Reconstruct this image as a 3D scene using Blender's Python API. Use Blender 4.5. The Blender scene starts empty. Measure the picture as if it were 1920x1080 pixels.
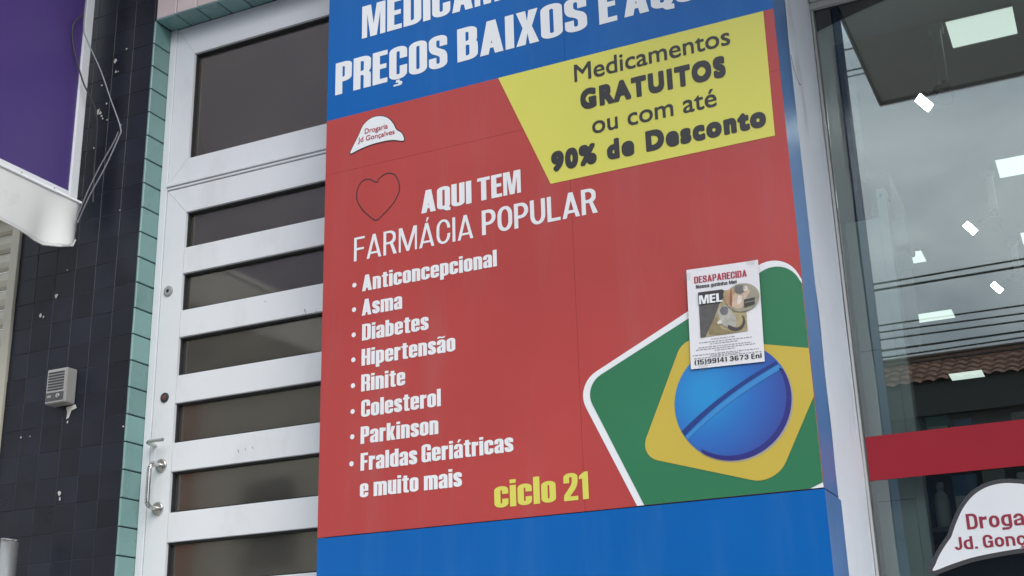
import bpy, bmesh, math, random
import numpy as np
from mathutils import Vector, Matrix

random.seed(7)
sc = bpy.context.scene
col = sc.collection
ZC = 1.45                      # eye height above the street; heights below are given from eye level

# ------------------------------------------------------------------ camera
cam = bpy.data.cameras.new('camera')
cam.sensor_width = 36.0
cam.lens = 36.0 * 2397.2 / 1920.0
cam.clip_start = 0.05
cam.clip_end = 400
camo = bpy.data.objects.new('camera', cam)
col.objects.link(camo)
right = Vector((0.90249199, 0.42989467, -0.02643452))
up = Vector((0.16183933, -0.2815976, 0.94578582))
fwd = Vector((-0.39914439, 0.85784227, 0.32371344))
camo.matrix_world = Matrix(((right.x, up.x, -fwd.x, 0), (right.y, up.y, -fwd.y, 0),
                            (right.z, up.z, -fwd.z, ZC), (0, 0, 0, 1)))
sc.camera = camo

# ------------------------------------------------------------------ sky, sun, exposure
SUN_EL, SUN_AZ = math.radians(36), math.radians(135)      # azimuth measured clockwise from +y
world = bpy.data.worlds.new('World')
sc.world = world
world.use_nodes = True
wn, wl = world.node_tree.nodes, world.node_tree.links
bg = wn['Background']
sky = wn.new('ShaderNodeTexSky')
sky.sky_type = 'NISHITA'
sky.sun_disc = False
sky.sun_elevation = SUN_EL
sky.sun_rotation = SUN_AZ
wtc = wn.new('ShaderNodeTexCoord')
wmap = wn.new('ShaderNodeMapping')
wmap.inputs['Scale'].default_value = (1.0, 1.0, 2.2)
wno = wn.new('ShaderNodeTexNoise')
wno.inputs['Scale'].default_value = 4.2
wno.inputs['Detail'].default_value = 7
wno.inputs['Roughness'].default_value = 0.55
wno.inputs['Distortion'].default_value = 0.6
wr = wn.new('ShaderNodeValToRGB')
wr.color_ramp.elements[0].position = 0.34
wr.color_ramp.elements[0].color = (7.0, 8.0, 9.0, 1)
wr.color_ramp.elements[1].position = 0.68
wr.color_ramp.elements[1].color = (14.8, 15.7, 16.6, 1)
wmx = wn.new('ShaderNodeMix')
wmx.data_type = 'RGBA'
wmx.inputs[0].default_value = 0.88
wl.new(wtc.outputs['Generated'], wmap.inputs['Vector'])
wl.new(wmap.outputs['Vector'], wno.inputs['Vector'])
wl.new(wno.outputs['Fac'], wr.inputs['Fac'])
wl.new(sky.outputs['Color'], wmx.inputs[6])
wl.new(wr.outputs['Color'], wmx.inputs[7])
wl.new(wmx.outputs[2], bg.inputs['Color'])
bg.inputs['Strength'].default_value = 0.1
sun = bpy.data.lights.new('sun', 'SUN')
sun.energy = 1.3
sun.angle = math.radians(40)
sun.color = (1.0, 0.97, 0.92)
suno = bpy.data.objects.new('sun', sun)
col.objects.link(suno)
sd = Vector((math.sin(SUN_AZ) * math.cos(SUN_EL), math.cos(SUN_AZ) * math.cos(SUN_EL), math.sin(SUN_EL)))
suno.rotation_euler = (-sd).to_track_quat('-Z', 'Y').to_euler()
suno.location = (-4, -6, 14)
sc.view_settings.view_transform = 'Standard'
sc.view_settings.look = 'None'
sc.view_settings.exposure = 0.55
sc.view_settings.gamma = 1.0
sc.view_settings.use_curve_mapping = False

# ------------------------------------------------------------------ materials
def M(name, c, rough=0.5, var=0.06, scale=6.0, bump=0.0, bscale=80.0, metal=0.0, spec=0.5,
      rnd=0.0, dirt=None, dscale=3.0, dpos=(0.62, 0.8), dstretch=(1, 1, 1), coat=0.0):
    m = bpy.data.materials.new(name)
    m.use_nodes = True
    n, l = m.node_tree.nodes, m.node_tree.links
    b = n['Principled BSDF']
    b.inputs['Metallic'].default_value = metal
    b.inputs['Specular IOR Level'].default_value = spec
    b.inputs['Coat Weight'].default_value = coat
    tc = n.new('ShaderNodeTexCoord')
    no = n.new('ShaderNodeTexNoise')
    no.inputs['Scale'].default_value = scale
    no.inputs['Detail'].default_value = 6
    src = tc.outputs['Object']
    if rnd:
        oi = n.new('ShaderNodeObjectInfo')
        of = n.new('ShaderNodeVectorMath')
        of.operation = 'ADD'
        sc_ = n.new('ShaderNodeMath')
        sc_.operation = 'MULTIPLY'
        sc_.inputs[1].default_value = 53.0
        l.new(oi.outputs['Random'], sc_.inputs[0])
        l.new(src, of.inputs[0])
        l.new(sc_.outputs[0], of.inputs[1])
        src = of.outputs[0]
    l.new(src, no.inputs['Vector'])
    mr = n.new('ShaderNodeMapRange')
    mr.inputs[1].default_value, mr.inputs[2].default_value = 0.25, 0.75
    mr.inputs[3].default_value, mr.inputs[4].default_value = 1 - var, 1 + var
    l.new(no.outputs['Fac'], mr.inputs[0])
    fac = mr.outputs[0]
    if rnd:
        m2 = n.new('ShaderNodeMapRange')
        m2.inputs[3].default_value, m2.inputs[4].default_value = 1 - rnd, 1 + rnd
        l.new(oi.outputs['Random'], m2.inputs[0])
        mm = n.new('ShaderNodeMath')
        mm.operation = 'MULTIPLY'
        l.new(fac, mm.inputs[0])
        l.new(m2.outputs[0], mm.inputs[1])
        fac = mm.outputs[0]
    vm = n.new('ShaderNodeVectorMath')
    vm.operation = 'SCALE'
    vm.inputs[0].default_value = c[:3]
    l.new(fac, vm.inputs['Scale'])
    out = vm.outputs[0]
    if dirt:
        mp = n.new('ShaderNodeMapping')
        mp.inputs['Scale'].default_value = dstretch
        l.new(src, mp.inputs['Vector'])
        dn = n.new('ShaderNodeTexNoise')
        dn.inputs['Scale'].default_value = dscale
        dn.inputs['Detail'].default_value = 9
        dn.inputs['Roughness'].default_value = 0.65
        l.new(mp.outputs[0], dn.inputs['Vector'])
        dr = n.new('ShaderNodeMapRange')
        dr.inputs[1].default_value, dr.inputs[2].default_value = dpos
        dr.inputs[3].default_value, dr.inputs[4].default_value = 0, dirt[3] if len(dirt) > 3 else 0.6
        l.new(dn.outputs['Fac'], dr.inputs[0])
        mx = n.new('ShaderNodeMix')
        mx.data_type = 'RGBA'
        l.new(dr.outputs[0], mx.inputs[0])
        l.new(out, mx.inputs[6])
        mx.inputs[7].default_value = (*dirt[:3], 1)
        out = mx.outputs[2]
    l.new(out, b.inputs['Base Color'])
    rr = n.new('ShaderNodeMapRange')
    rr.inputs[3].default_value, rr.inputs[4].default_value = max(0.02, rough - 0.07), min(1, rough + 0.07)
    l.new(no.outputs['Fac'], rr.inputs[0])
    l.new(rr.outputs[0], b.inputs['Roughness'])
    if bump:
        bn = n.new('ShaderNodeTexNoise')
        bn.inputs['Scale'].default_value = bscale
        bn.inputs['Detail'].default_value = 4
        l.new(src, bn.inputs['Vector'])
        bp = n.new('ShaderNodeBump')
        bp.inputs['Strength'].default_value = bump
        bp.inputs['Distance'].default_value = 0.01
        l.new(bn.outputs['Fac'], bp.inputs['Height'])
        l.new(bp.outputs['Normal'], b.inputs['Normal'])
    return m

def glass(name, ior, tint, rough=0.0, wob=0.0, wscale=3.0, veil=0.0, gtint=(0.95, 0.97, 0.97)):
    m = bpy.data.materials.new(name)
    m.use_nodes = True
    n, l = m.node_tree.nodes, m.node_tree.links
    n.remove(n['Principled BSDF'])
    o = n['Material Output']
    fr = n.new('ShaderNodeFresnel')
    fr.inputs['IOR'].default_value = ior
    tr = n.new('ShaderNodeBsdfTransparent')
    tr.inputs['Color'].default_value = (*tint, 1)
    gl = n.new('ShaderNodeBsdfGlossy')
    gl.inputs['Roughness'].default_value = rough
    gl.inputs['Color'].default_value = (*gtint, 1)
    mx = n.new('ShaderNodeMixShader')
    l.new(fr.outputs[0], mx.inputs[0])
    l.new(tr.outputs[0], mx.inputs[1])
    l.new(gl.outputs[0], mx.inputs[2])
    if veil:  # pale diffuse veil lightens the panes in place of brighter reflections
        df = n.new('ShaderNodeBsdfDiffuse')
        df.inputs['Color'].default_value = (0.50, 0.475, 0.43, 1)
        md = n.new('ShaderNodeMixShader')
        dtc = n.new('ShaderNodeTexCoord')
        dno = n.new('ShaderNodeTexNoise')
        dno.inputs['Scale'].default_value = 1.7
        dno.inputs['Detail'].default_value = 5
        l.new(dtc.outputs['Object'], dno.inputs['Vector'])
        dmr = n.new('ShaderNodeMapRange')
        dmr.inputs[1].default_value, dmr.inputs[2].default_value = 0.3, 0.7
        dmr.inputs[3].default_value, dmr.inputs[4].default_value = veil * 0.75, veil * 1.25
        l.new(dno.outputs['Fac'], dmr.inputs[0])
        l.new(dmr.outputs[0], md.inputs[0])
        l.new(mx.outputs[0], md.inputs[1])
        l.new(df.outputs[0], md.inputs[2])
        l.new(md.outputs[0], o.inputs['Surface'])
    else:
        l.new(mx.outputs[0], o.inputs['Surface'])
    if wob:
        tc = n.new('ShaderNodeTexCoord')
        no = n.new('ShaderNodeTexNoise')
        no.inputs['Scale'].default_value = wscale
        no.inputs['Detail'].default_value = 1
        l.new(tc.outputs['Object'], no.inputs['Vector'])
        bp = n.new('ShaderNodeBump')
        bp.inputs['Strength'].default_value = wob
        bp.inputs['Distance'].default_value = 0.01
        l.new(no.outputs['Fac'], bp.inputs['Height'])
        l.new(bp.outputs['Normal'], gl.inputs['Normal'])
    return m

def emis(name, c, s):
    m = bpy.data.materials.new(name)
    m.use_nodes = True
    b = m.node_tree.nodes['Principled BSDF']
    b.inputs['Base Color'].default_value = (0.8, 0.8, 0.8, 1)
    b.inputs['Emission Color'].default_value = (*c, 1)
    b.inputs['Emission Strength'].default_value = s
    return m

VR = 0.34
red = M('red_vinyl', (0.455, 0.058, 0.056), VR, 0.07, 2.2, 0.05, 4.5, spec=0.4, dirt=(0.43, 0.115, 0.115, 0.55), dscale=5, dpos=(0.50, 0.80), dstretch=(1.6, 1, 0.22))
blue = M('blue_vinyl', (0.0010, 0.113, 0.41), VR, 0.08, 2.2, 0.05, 4.5, spec=0.3, dirt=(0.035, 0.16, 0.42, 0.5), dscale=5, dpos=(0.50, 0.80), dstretch=(1.6, 1, 0.22))
blueside = M('blue_painted_metal', (0.092, 0.21, 0.47), 0.36, 0.10, 3, 0.02, 14, dirt=(0.25, 0.30, 0.38, 0.45), dscale=4, dstretch=(1, 1, 0.25))
yellow = M('yellow_vinyl', (0.70, 0.66, 0.115), VR, 0.04, 3)
whitev = M('white_vinyl', (0.81, 0.82, 0.845), VR, 0.03, 5)
dark = M('black_print', (0.030, 0.028, 0.032), VR, 0.1, 5)
greenv = M('green_vinyl', (0.028, 0.182, 0.084), VR, 0.05, 3)
gold = M('gold_vinyl', (0.57, 0.425, 0.065), VR, 0.04, 3)
groove_d = M('navy_print', (0.020, 0.045, 0.22), VR, 0.05, 5)
groove_l = M('light_blue_print', (0.045, 0.24, 0.58), VR, 0.05, 5)
seamm = M('red_joint', (0.30, 0.05, 0.05), 0.5)
paper = M('white_paper', (0.78, 0.76, 0.80), 0.6, 0.03, 20)
posterred = M('crimson_print', (0.42, 0.03, 0.06), 0.55)
greytext = M('grey_print', (0.30, 0.30, 0.33), 0.6)
purple = M('purple_vinyl', (0.066, 0.037, 0.180), 0.36, 0.07, 2)
alum = M('white_aluminium', (0.77, 0.78, 0.80), 0.34, 0.03, 4, dirt=(0.42, 0.40, 0.36, 0.45), dscale=4.0, dpos=(0.54, 0.85), dstretch=(1, 1, 0.5))
rubber = M('black_gasket', (0.02, 0.02, 0.022), 0.6)
joint = M('dark_joint', (0.10, 0.10, 0.105), 0.7)
blackt = M('black_ceramic', (0.0100, 0.0125, 0.0215), 0.30, 0.25, 4, 0.03, 18, rnd=0.2, spec=0.36, dirt=(0.045, 0.045, 0.05, 0.5), dscale=7, dpos=(0.58, 0.95))
greent = M('green_ceramic', (0.168, 0.305, 0.287), 0.28, 0.06, 5, 0.03, 18, rnd=0.10, dirt=(0.30, 0.36, 0.32, 0.5), dscale=6)
pinkt = M('pink_ceramic', (0.72, 0.60, 0.57), 0.3, 0.06, 5, 0.03, 18, rnd=0.06, dirt=(0.35, 0.30, 0.28, 0.4), dscale=6)
groutb = M('charcoal_grout', (0.024, 0.027, 0.036), 0.9, 0.2, 20)
groutd = M('dark_grout', (0.035, 0.04, 0.04), 0.9, 0.2, 20)
plaster = M('white_plaster', (0.77, 0.81, 0.89), 0.6, 0.05, 3, 0.25, 22, dirt=(0.38, 0.36, 0.34, 0.7), dscale=5, dpos=(0.58, 0.78), dstretch=(1, 1, 0.35))
concrete = M('concrete', (0.32, 0.31, 0.29), 0.85, 0.15, 3, 0.3, 30)
greypaint = M('grey_painted_metal', (0.50, 0.50, 0.49), 0.4, 0.05, 3)
soffitm = M('soffit_paint', (0.80, 0.80, 0.77), 0.5, 0.05, 3)
shutterm = M('beige_shutter', (0.50, 0.47, 0.39), 0.45, 0.06, 5, dirt=(0.30, 0.27, 0.21, 0.5))
pvc = M('white_awning_fabric', (0.74, 0.73, 0.71), 0.45, 0.04, 4, 0.05, 10, dirt=(0.50, 0.46, 0.40, 0.55), dscale=6)
chrome = M('brushed_steel', (0.55, 0.54, 0.52), 0.22, 0.1, 20, metal=1.0)
steel = M('galvanised_steel', (0.36, 0.36, 0.36), 0.42, 0.15, 14, metal=0.8, dirt=(0.16, 0.12, 0.09, 0.6), dscale=9)
plasticg = M('grey_plastic', (0.30, 0.29, 0.28), 0.45, 0.05, 10)
plasticd = M('dark_plastic', (0.04, 0.04, 0.045), 0.4)
cablem = M('grey_cable', (0.25, 0.25, 0.265), 0.5)
cabled = M('black_cable', (0.05, 0.05, 0.053), 0.6)
fleckm = M('white_paint_fleck', (0.52, 0.50, 0.48), 0.8, 0.1, 60)
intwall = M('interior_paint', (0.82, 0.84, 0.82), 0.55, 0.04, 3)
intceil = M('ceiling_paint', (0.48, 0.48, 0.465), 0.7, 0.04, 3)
intfloor = M('floor_tile', (0.45, 0.43, 0.40), 0.3, 0.06, 2)
beigein = M('hall_paint', (0.42, 0.39, 0.33), 0.7, 0.06, 2)
redband = M('crimson_film', (0.325, 0.015, 0.028), 0.35, 0.05, 3, spec=0.3)
asphalt = M('asphalt', (0.055, 0.055, 0.056), 0.9, 0.25, 14, 0.4, 120)
paving = M('paving', (0.40, 0.39, 0.37), 0.85, 0.12, 4, 0.2, 60)
claytile = M('clay_tile', (0.21, 0.105, 0.075), 0.8, 0.35, 6, rnd=0.3, dirt=(0.08, 0.07, 0.06, 0.6), dscale=3)
navyw = M('navy_wall', (0.02, 0.03, 0.06), 0.7, 0.1, 2)
greyw = M('charcoal_wall', (0.07, 0.075, 0.08), 0.8, 0.1, 2)
creamw = M('cream_wall', (0.76, 0.72, 0.63), 0.8, 0.08, 1)
brownw = M('brown_render', (0.33, 0.30, 0.25), 0.85, 0.12, 0.8)
orangew = M('orange_paint', (0.52, 0.13, 0.05), 0.6, 0.06, 1)
darkpane = M('dark_pane', (0.03, 0.035, 0.04), 0.15)
shopglass = glass('shop_glass', 1.98, (0.915, 0.975, 0.945), wob=0.006, wscale=1.2)
doorglass = glass('door_glass', 2.0, (0.62, 0.60, 0.57), rough=0.07, wob=0.05, wscale=5.0, veil=0.085, gtint=(0.97, 0.93, 0.85))
ledm = emis('led_panel', (0.90, 1.0, 0.955), 0.66)
spotm = emis('spot_face', (1.0, 1.0, 0.98), 30.0)

# printed blue tablet: the printed shading of the artwork, by its own position on the sign
pillm = M('pill_print', (0.05, 0.2, 0.5), VR)
def pill_nodes(m):
    n, l = m.node_tree.nodes, m.node_tree.links
    b = n['Principled BSDF']
    tc = n.new('ShaderNodeTexCoord')
    mp = n.new('ShaderNodeMapping')
    mp.inputs['Location'].default_value = (-1.235, 0, -0.285)
    mp.inputs['Scale'].default_value = (1, 0, 1)
    l.new(tc.outputs['Object'], mp.inputs['Vector'])
    le = n.new('ShaderNodeVectorMath')
    le.operation = 'LENGTH'
    l.new(mp.outputs[0], le.inputs[0])
    cr = n.new('ShaderNodeValToRGB')
    e = cr.color_ramp.elements
    e[0].position, e[0].color = 0.03, (0.022, 0.27, 0.62, 1)
    e[1].position, e[1].color = 0.25, (0.045, 0.055, 0.30, 1)
    x = e.new(0.13)
    x.color = (0.026, 0.150, 0.50, 1)
    l.new(le.outputs['Value'], cr.inputs['Fac'])
    l.new(cr.outputs['Color'], b.inputs['Base Color'])
pill_nodes(pillm)

# ------------------------------------------------------------------ object helpers
def topof(o):
    while o.parent:
        o = o.parent
    return o

def tag(o, label, cat=None, group=None, kind=None):
    if label:
        o['label'] = label
    if cat:
        o['category'] = cat
    if group:
        o['group'] = group
    if kind:
        o['kind'] = kind
    return o

def thing(name, loc, label, cat, group=None):
    o = bpy.data.objects.new(name, None)
    o.empty_display_size = 0.1
    col.objects.link(o)
    o.location = (loc[0], loc[1], loc[2] + ZC)
    return tag(o, label, cat, group)

def put(name, verts, faces, mat, parent=None, smooth=False):
    """verts in eye-level coordinates (x, y, z above eye); origin goes to the owning thing or to the base of the mesh"""
    vs = [Vector((v[0], v[1], v[2] + ZC)) for v in verts]
    if parent:
        org = topof(parent).location.copy()
    else:
        xs, ys, zs = zip(*[(v.x, v.y, v.z) for v in vs])
        org = Vector(((min(xs) + max(xs)) / 2, (min(ys) + max(ys)) / 2, min(zs)))
    me = bpy.data.meshes.new(name)
    me.from_pydata([v - org for v in vs], [], faces)
    me.materials.append(mat)
    if smooth:
        for p in me.polygons:
            p.use_smooth = True
    me.update()
    o = bpy.data.objects.new(name, me)
    col.objects.link(o)
    if parent:
        o.parent = parent
        if parent.type == 'MESH':
            o.location = -parent.location if parent.parent is None else (0, 0, 0)
            if parent.parent is None:
                for v in me.vertices:
                    pass
                o.location = (0, 0, 0)
    else:
        o.location = org
    return o

def boxdata(x0, x1, y0, y1, z0, z1, bev=0.0):
    if bev <= 0:
        v = [(x, y, z) for x in (x0, x1) for y in (y0, y1) for z in (z0, z1)]
        f = [(0, 1, 3, 2), (4, 6, 7, 5), (0, 4, 5, 1), (2, 3, 7, 6), (0, 2, 6, 4), (1, 5, 7, 3)]
        return v, f
    bm = bmesh.new()
    bmesh.ops.create_cube(bm, size=1)
    for v in bm.verts:
        v.co = Vector(((x0 + x1) / 2 + v.co.x * (x1 - x0), (y0 + y1) / 2 + v.co.y * (y1 - y0), (z0 + z1) / 2 + v.co.z * (z1 - z0)))
    bmesh.ops.bevel(bm, geom=list(bm.edges), offset=bev, segments=2, profile=0.5, affect='EDGES')
    bm.verts.ensure_lookup_table()
    bm.verts.index_update()
    v = [tuple(w.co) for w in bm.verts]
    f = [tuple(w.index for w in p.verts) for p in bm.faces]
    bm.free()
    return v, f

def box(name, x0, x1, y0, y1, z0, z1, mat, parent=None, bev=0.0):
    v, f = boxdata(x0, x1, y0, y1, z0, z1, bev)
    return put(name, v, f, mat, parent)

def boxes(name, lst, mat, parent=None):
    V, F = [], []
    for b in lst:
        v, f = boxdata(*b)
        F += [tuple(i + len(V) for i in q) for q in f]
        V += v
    return put(name, V, F, mat, parent)

def prism(name, poly, mat, parent=None, axis='y', a=0.0, b=0.01):
    """polygon extruded along an axis; poly gives the two other coordinates in order (x,z), (y,z) or (x,y)"""
    def P(p, k):
        return {'y': (p[0], k, p[1]), 'x': (k, p[0], p[1]), 'z': (p[0], p[1], k)}[axis]
    n = len(poly)
    V = [P(p, a) for p in poly] + [P(p, b) for p in poly]
    F = [tuple(range(n)), tuple(range(2 * n - 1, n - 1, -1))]
    F += [(i, i + n, (i + 1) % n + n, (i + 1) % n) for i in range(n)]
    o = put(name, V, F, mat, parent)
    bm = bmesh.new()
    bm.from_mesh(o.data)
    bmesh.ops.recalc_face_normals(bm, faces=bm.faces)
    bm.to_mesh(o.data)
    bm.free()
    return o

def tube(name, pts, r, mat, parent=None, seg=8, sub=6, closed_ends=True):
    P = [Vector(p) for p in pts]
    if sub > 1 and len(P) > 2:
        Q = []
        for i in range(len(P) - 1):
            p0, p1, p2, p3 = P[max(i - 1, 0)], P[i], P[i + 1], P[min(i + 2, len(P) - 1)]
            for k in range(sub):
                t = k / sub
                Q.append(0.5 * ((2 * p1) + (-p0 + p2) * t + (2 * p0 - 5 * p1 + 4 * p2 - p3) * t * t + (-p0 + 3 * p1 - 3 * p2 + p3) * t ** 3))
        Q.append(P[-1])
        P = Q
    V, F = [], []
    ref = Vector((0.12, 0.31, 0.94)).normalized()
    for i, p in enumerate(P):
        t = (P[min(i + 1, len(P) - 1)] - P[max(i - 1, 0)]).normalized()
        a = t.cross(ref)
        if a.length < 0.05:
            a = t.cross(Vector((1, 0, 0)))
        a.normalize()
        b = t.cross(a)
        rr = r[i] if isinstance(r, (list, tuple)) else r
        V += [tuple(p + rr * (math.cos(2 * math.pi * k / seg) * a + math.sin(2 * math.pi * k / seg) * b)) for k in range(seg)]
        if i:
            o = (i - 1) * seg
            F += [(o + k, o + (k + 1) % seg, o + seg + (k + 1) % seg, o + seg + k) for k in range(seg)]
    if closed_ends:
        F.append(tuple(range(seg)))
        F.append(tuple(range(len(V) - 1, len(V) - seg - 1, -1)))
    return put(name, V, F, mat, parent, smooth=True)

def disc(name, c, n, r, h, mat, parent=None, seg=24, dome=0.0):
    """round plate with its back at c, axis n; rounded front edge"""
    n = Vector(n).normalized()
    a = n.cross(Vector((0, 0, 1)))
    if a.length < 0.1:
        a = n.cross(Vector((1, 0, 0)))
    a.normalize()
    b = n.cross(a)
    c = Vector(c)
    prof = [(r, 0), (r, h * 0.6), (r * 0.93, h * 0.9), (r * 0.8, h), (r * 0.4, h + dome * 0.8)]
    V, F = [], []
    for i, (rr, hh) in enumerate(prof):
        V += [tuple(c + n * hh + rr * (math.cos(2 * math.pi * k / seg) * a + math.sin(2 * math.pi * k / seg) * b)) for k in range(seg)]
        if i:
            o = (i - 1) * seg
            F += [(o + k, o + (k + 1) % seg, o + seg + (k + 1) % seg, o + seg + k) for k in range(seg)]
    V.append(tuple(c + n * (h + dome)))
    o = (len(prof) - 1) * seg
    F += [(o + k, o + (k + 1) % seg, len(V) - 1) for k in range(seg)]
    return put(name, V, F, mat, parent, smooth=True)

# ------------------------------------------------------------------ lettering
def fillmesh(contours):
    """2D contours (holes nested) -> vertices and faces"""
    cu = bpy.data.curves.new('fill', 'CURVE')
    cu.dimensions = '2D'
    cu.fill_mode = 'FRONT'
    for c in contours:
        sp = cu.splines.new('POLY')
        sp.points.add(len(c) - 1)
        for p, q in zip(sp.points, c):
            p.co = (q[0], q[1], 0, 1)
        sp.use_cyclic_u = True
    o = bpy.data.objects.new('fill', cu)
    col.objects.link(o)
    dg = bpy.context.evaluated_depsgraph_get()
    dg.update()
    me = bpy.data.meshes.new_from_object(o.evaluated_get(dg))
    v = [tuple(x.co) for x in me.vertices]
    f = [tuple(p.vertices) for p in me.polygons]
    bpy.data.objects.remove(o)
    bpy.data.curves.remove(cu)
    bpy.data.meshes.remove(me)
    return v, f

def rounded(poly, n=6):
    out = []
    m = len(poly)
    for i, p in enumerate(poly):
        P = Vector(p[:2])
        if len(p) < 3:
            out.append((P.x, P.y))
            continue
        d1 = p[2]
        d2 = p[3] if len(p) > 3 else p[2]
        A, B = Vector(poly[i - 1][:2]) - P, Vector(poly[(i + 1) % m][:2]) - P
        d1 = min(d1, A.length * (0.5 if len(poly[i - 1]) > 2 else 0.98))
        d2 = min(d2, B.length * (0.5 if len(poly[(i + 1) % m]) > 2 else 0.98))
        A, B = P + A.normalized() * d1, P + B.normalized() * d2
        a1, b1 = A + (P - A) * 0.56, B + (P - B) * 0.56
        for k in range(n + 1):
            t = k / n
            q = A * (1 - t) ** 3 + a1 * 3 * t * (1 - t) ** 2 + b1 * 3 * t * t * (1 - t) + B * t ** 3
            out.append((q.x, q.y))
    return out

def glyph(ch, s, t, w, x, rx, ry, diag):
    """grotesque letter of cap height 1: stem s, thin stroke t, width w, lower-case height x. Returns (contours, advance width)"""
    acc = None
    base = {'Á': 'A', 'Ç': 'C', 'ã': 'a', 'á': 'a', 'é': 'e', 'É': 'E', 'ç': 'c'}.get(ch)
    if base:
        acc, ch = ch, base
    ix, iy = max(rx - s * 0.85, 0.012), max(ry - t * 0.75, 0.02)
    R = lambda X, Y, h: (X, Y, ry, rx) if h else (X, Y, rx, ry)     # h True: arriving on a vertical edge
    r = lambda X, Y, h: (X, Y, iy, ix) if h else (X, Y, ix, iy)
    lw = w * 0.93
    C = []
    if ch == ' ':
        return [], 0.24
    if ch in 'Il':
        w = s; C = [[(0, 0), (s, 0), (s, 1), (0, 1)]]
    elif ch == 'i':
        w = s; C = [[(0, 0), (s, 0), (s, x), (0, x)], [(0, x + 0.07), (s, x + 0.07), (s, 1), (0, 1)]]
    elif ch == 'L':
        w *= 0.86; C = [[(0, 0), (w, 0), (w, t), (s, t), (s, 1), (0, 1)]]
    elif ch == 'T':
        c = (w - s) / 2; C = [[(c, 0), (c + s, 0), (c + s, 1 - t), (w, 1 - t), (w, 1), (0, 1), (0, 1 - t), (c, 1 - t)]]
    elif ch == 'E':
        w *= 0.84; m = 0.52
        C = [[(0, 0), (w, 0), (w, t), (s, t), (s, m - t / 2), (w * .93, m - t / 2), (w * .93, m + t / 2), (s, m + t / 2), (s, 1 - t), (w, 1 - t), (w, 1), (0, 1)]]
    elif ch == 'F':
        w *= 0.82; m = 0.50
        C = [[(0, 0), (s, 0), (s, m - t / 2), (w * .93, m - t / 2), (w * .93, m + t / 2), (s, m + t / 2), (s, 1 - t), (w, 1 - t), (w, 1), (0, 1)]]
    elif ch == 'H':
        C = [[(0, 0), (s, 0), (s, .5 - t / 2), (w - s, .5 - t / 2), (w - s, 0), (w, 0), (w, 1), (w - s, 1), (w - s, .5 + t / 2), (s, .5 + t / 2), (s, 1), (0, 1)]]
    elif ch == 'N':
        C = [[(0, 0), (s * .85, 0), (s * .85, .55), (w - s, 0), (w, 0), (w, 1), (w - s * .85, 1), (w - s * .85, .45), (s, 1), (0, 1)]]
    elif ch in 'OQ0':
        C = [[R(0, 0, 1), R(w, 0, 0), R(w, 1, 1), R(0, 1, 0)], [r(s, t, 1), r(s, 1 - t, 0)[:2] + (iy, ix), r(w - s, 1 - t, 0), r(w - s, t, 1)]]
        C[1] = [(s, t, ix, iy), (s, 1 - t, iy, ix), (w - s, 1 - t, ix, iy), (w - s, t, iy, ix)]
        if ch == 'Q':
            C[0] = [R(0, 0, 1), (w * .50, 0), (w * .66, -.09, .05), (w * 1.02, -.10), (w * 1.02, .035), (w * .90, .05), (w, .16, .05), R(w, 1, 1), R(0, 1, 0)]
    elif ch == 'D':
        C = [[(0, 0), R(w, 0, 0), R(w, 1, 1), (0, 1)], [(s, t), (s, 1 - t), (w - s, 1 - t, ix, iy), (w - s, t, iy, ix)]]
    elif ch == 'P':
        b = .38; w *= .95
        C = [[(0, 0), (s, 0), (s, b), (w, b, rx, ry * .8), (w, 1, ry * .8, rx), (0, 1)], [(s, b + t), (s, 1 - t), (w - s, 1 - t, ix, iy), (w - s, b + t, iy, ix)]]
    elif ch == 'R':
        b = .42
        if diag:
            b = .44
            C = [[(0, 0), (s, 0), (s, b), (w * .50, b), (w * .98 - s * 1.05, 0), (w * 1.02, 0), (w * .72, b + .015), (w * .93, b + .10, .1), (w * .93, 1, ry * .8, rx), (0, 1)],
                 [(s, b + t), (s, 1 - t), (w * .93 - s, 1 - t, ix, iy), (w * .93 - s, b + t, iy, ix)]]
        else:
            C = [[(0, 0), (s, 0), (s, b), (w - s, b, .05), (w - s, 0), (w, 0), (w, b + .03, .09), (w * .88, b + t * .45, .02), (w, b + t, .09), (w, 1, ry, rx), (0, 1)],
                 [(s, b + t * .9), (s, 1 - t), (w - s, 1 - t, ix, iy), (w - s, b + t * .9, iy, ix)]]
    elif ch == 'B':
        m = .52
        C = [[(0, 0), R(w, 0, 0), (w, m - .02, .12), (w * .90, m, .02), (w * .97, m + .04, .10), (w * .97, 1, ry, rx), (0, 1)],
             [(s, t), (s, m - t * .42), (w - s, m - t * .42, ix, iy), (w - s, t, iy, ix)],
             [(s, m + t * .42), (s, 1 - t), (w * .97 - s, 1 - t, ix, iy), (w * .97 - s, m + t * .42, iy, ix)]]
    elif ch == 'A':
        w *= 1.12; a = s * .52; c = .18
        sl = (w / 2 - a)                       # horizontal run of the outer edge per unit height
        xl = lambda y: sl * y + s * 1.02       # inner edge of the left leg
        top = (w / 2 - s * 1.02) / sl
        y2 = c + t * .95
        C = [[(0, 0), (s, 0), (xl(c) - .0, c), (w - xl(c), c), (w - s, 0), (w, 0), (w / 2 + a, 1), (w / 2 - a, 1)]]
        yt = min(top, .90)
        if xl(y2) < w / 2 - .005:
            C.append([(xl(y2), y2), (xl(yt) if yt < top else w / 2, yt), (w - xl(y2), y2)])
    elif ch == 'M':
        w *= 1.36; k = s * .74; v = .30 if s > .12 else .12
        C = [[(0, 0), (k, 0), (k, .72), (w / 2 - s * .46, 0), (w / 2 + s * .46, 0), (w - k, .72), (w - k, 0), (w, 0), (w, 1), (w - s * 1.25, 1), (w / 2, v + .08), (s * 1.25, 1), (0, 1)]]
    elif ch == 'X':
        w *= 1.06; g = s * 1.06
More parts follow.
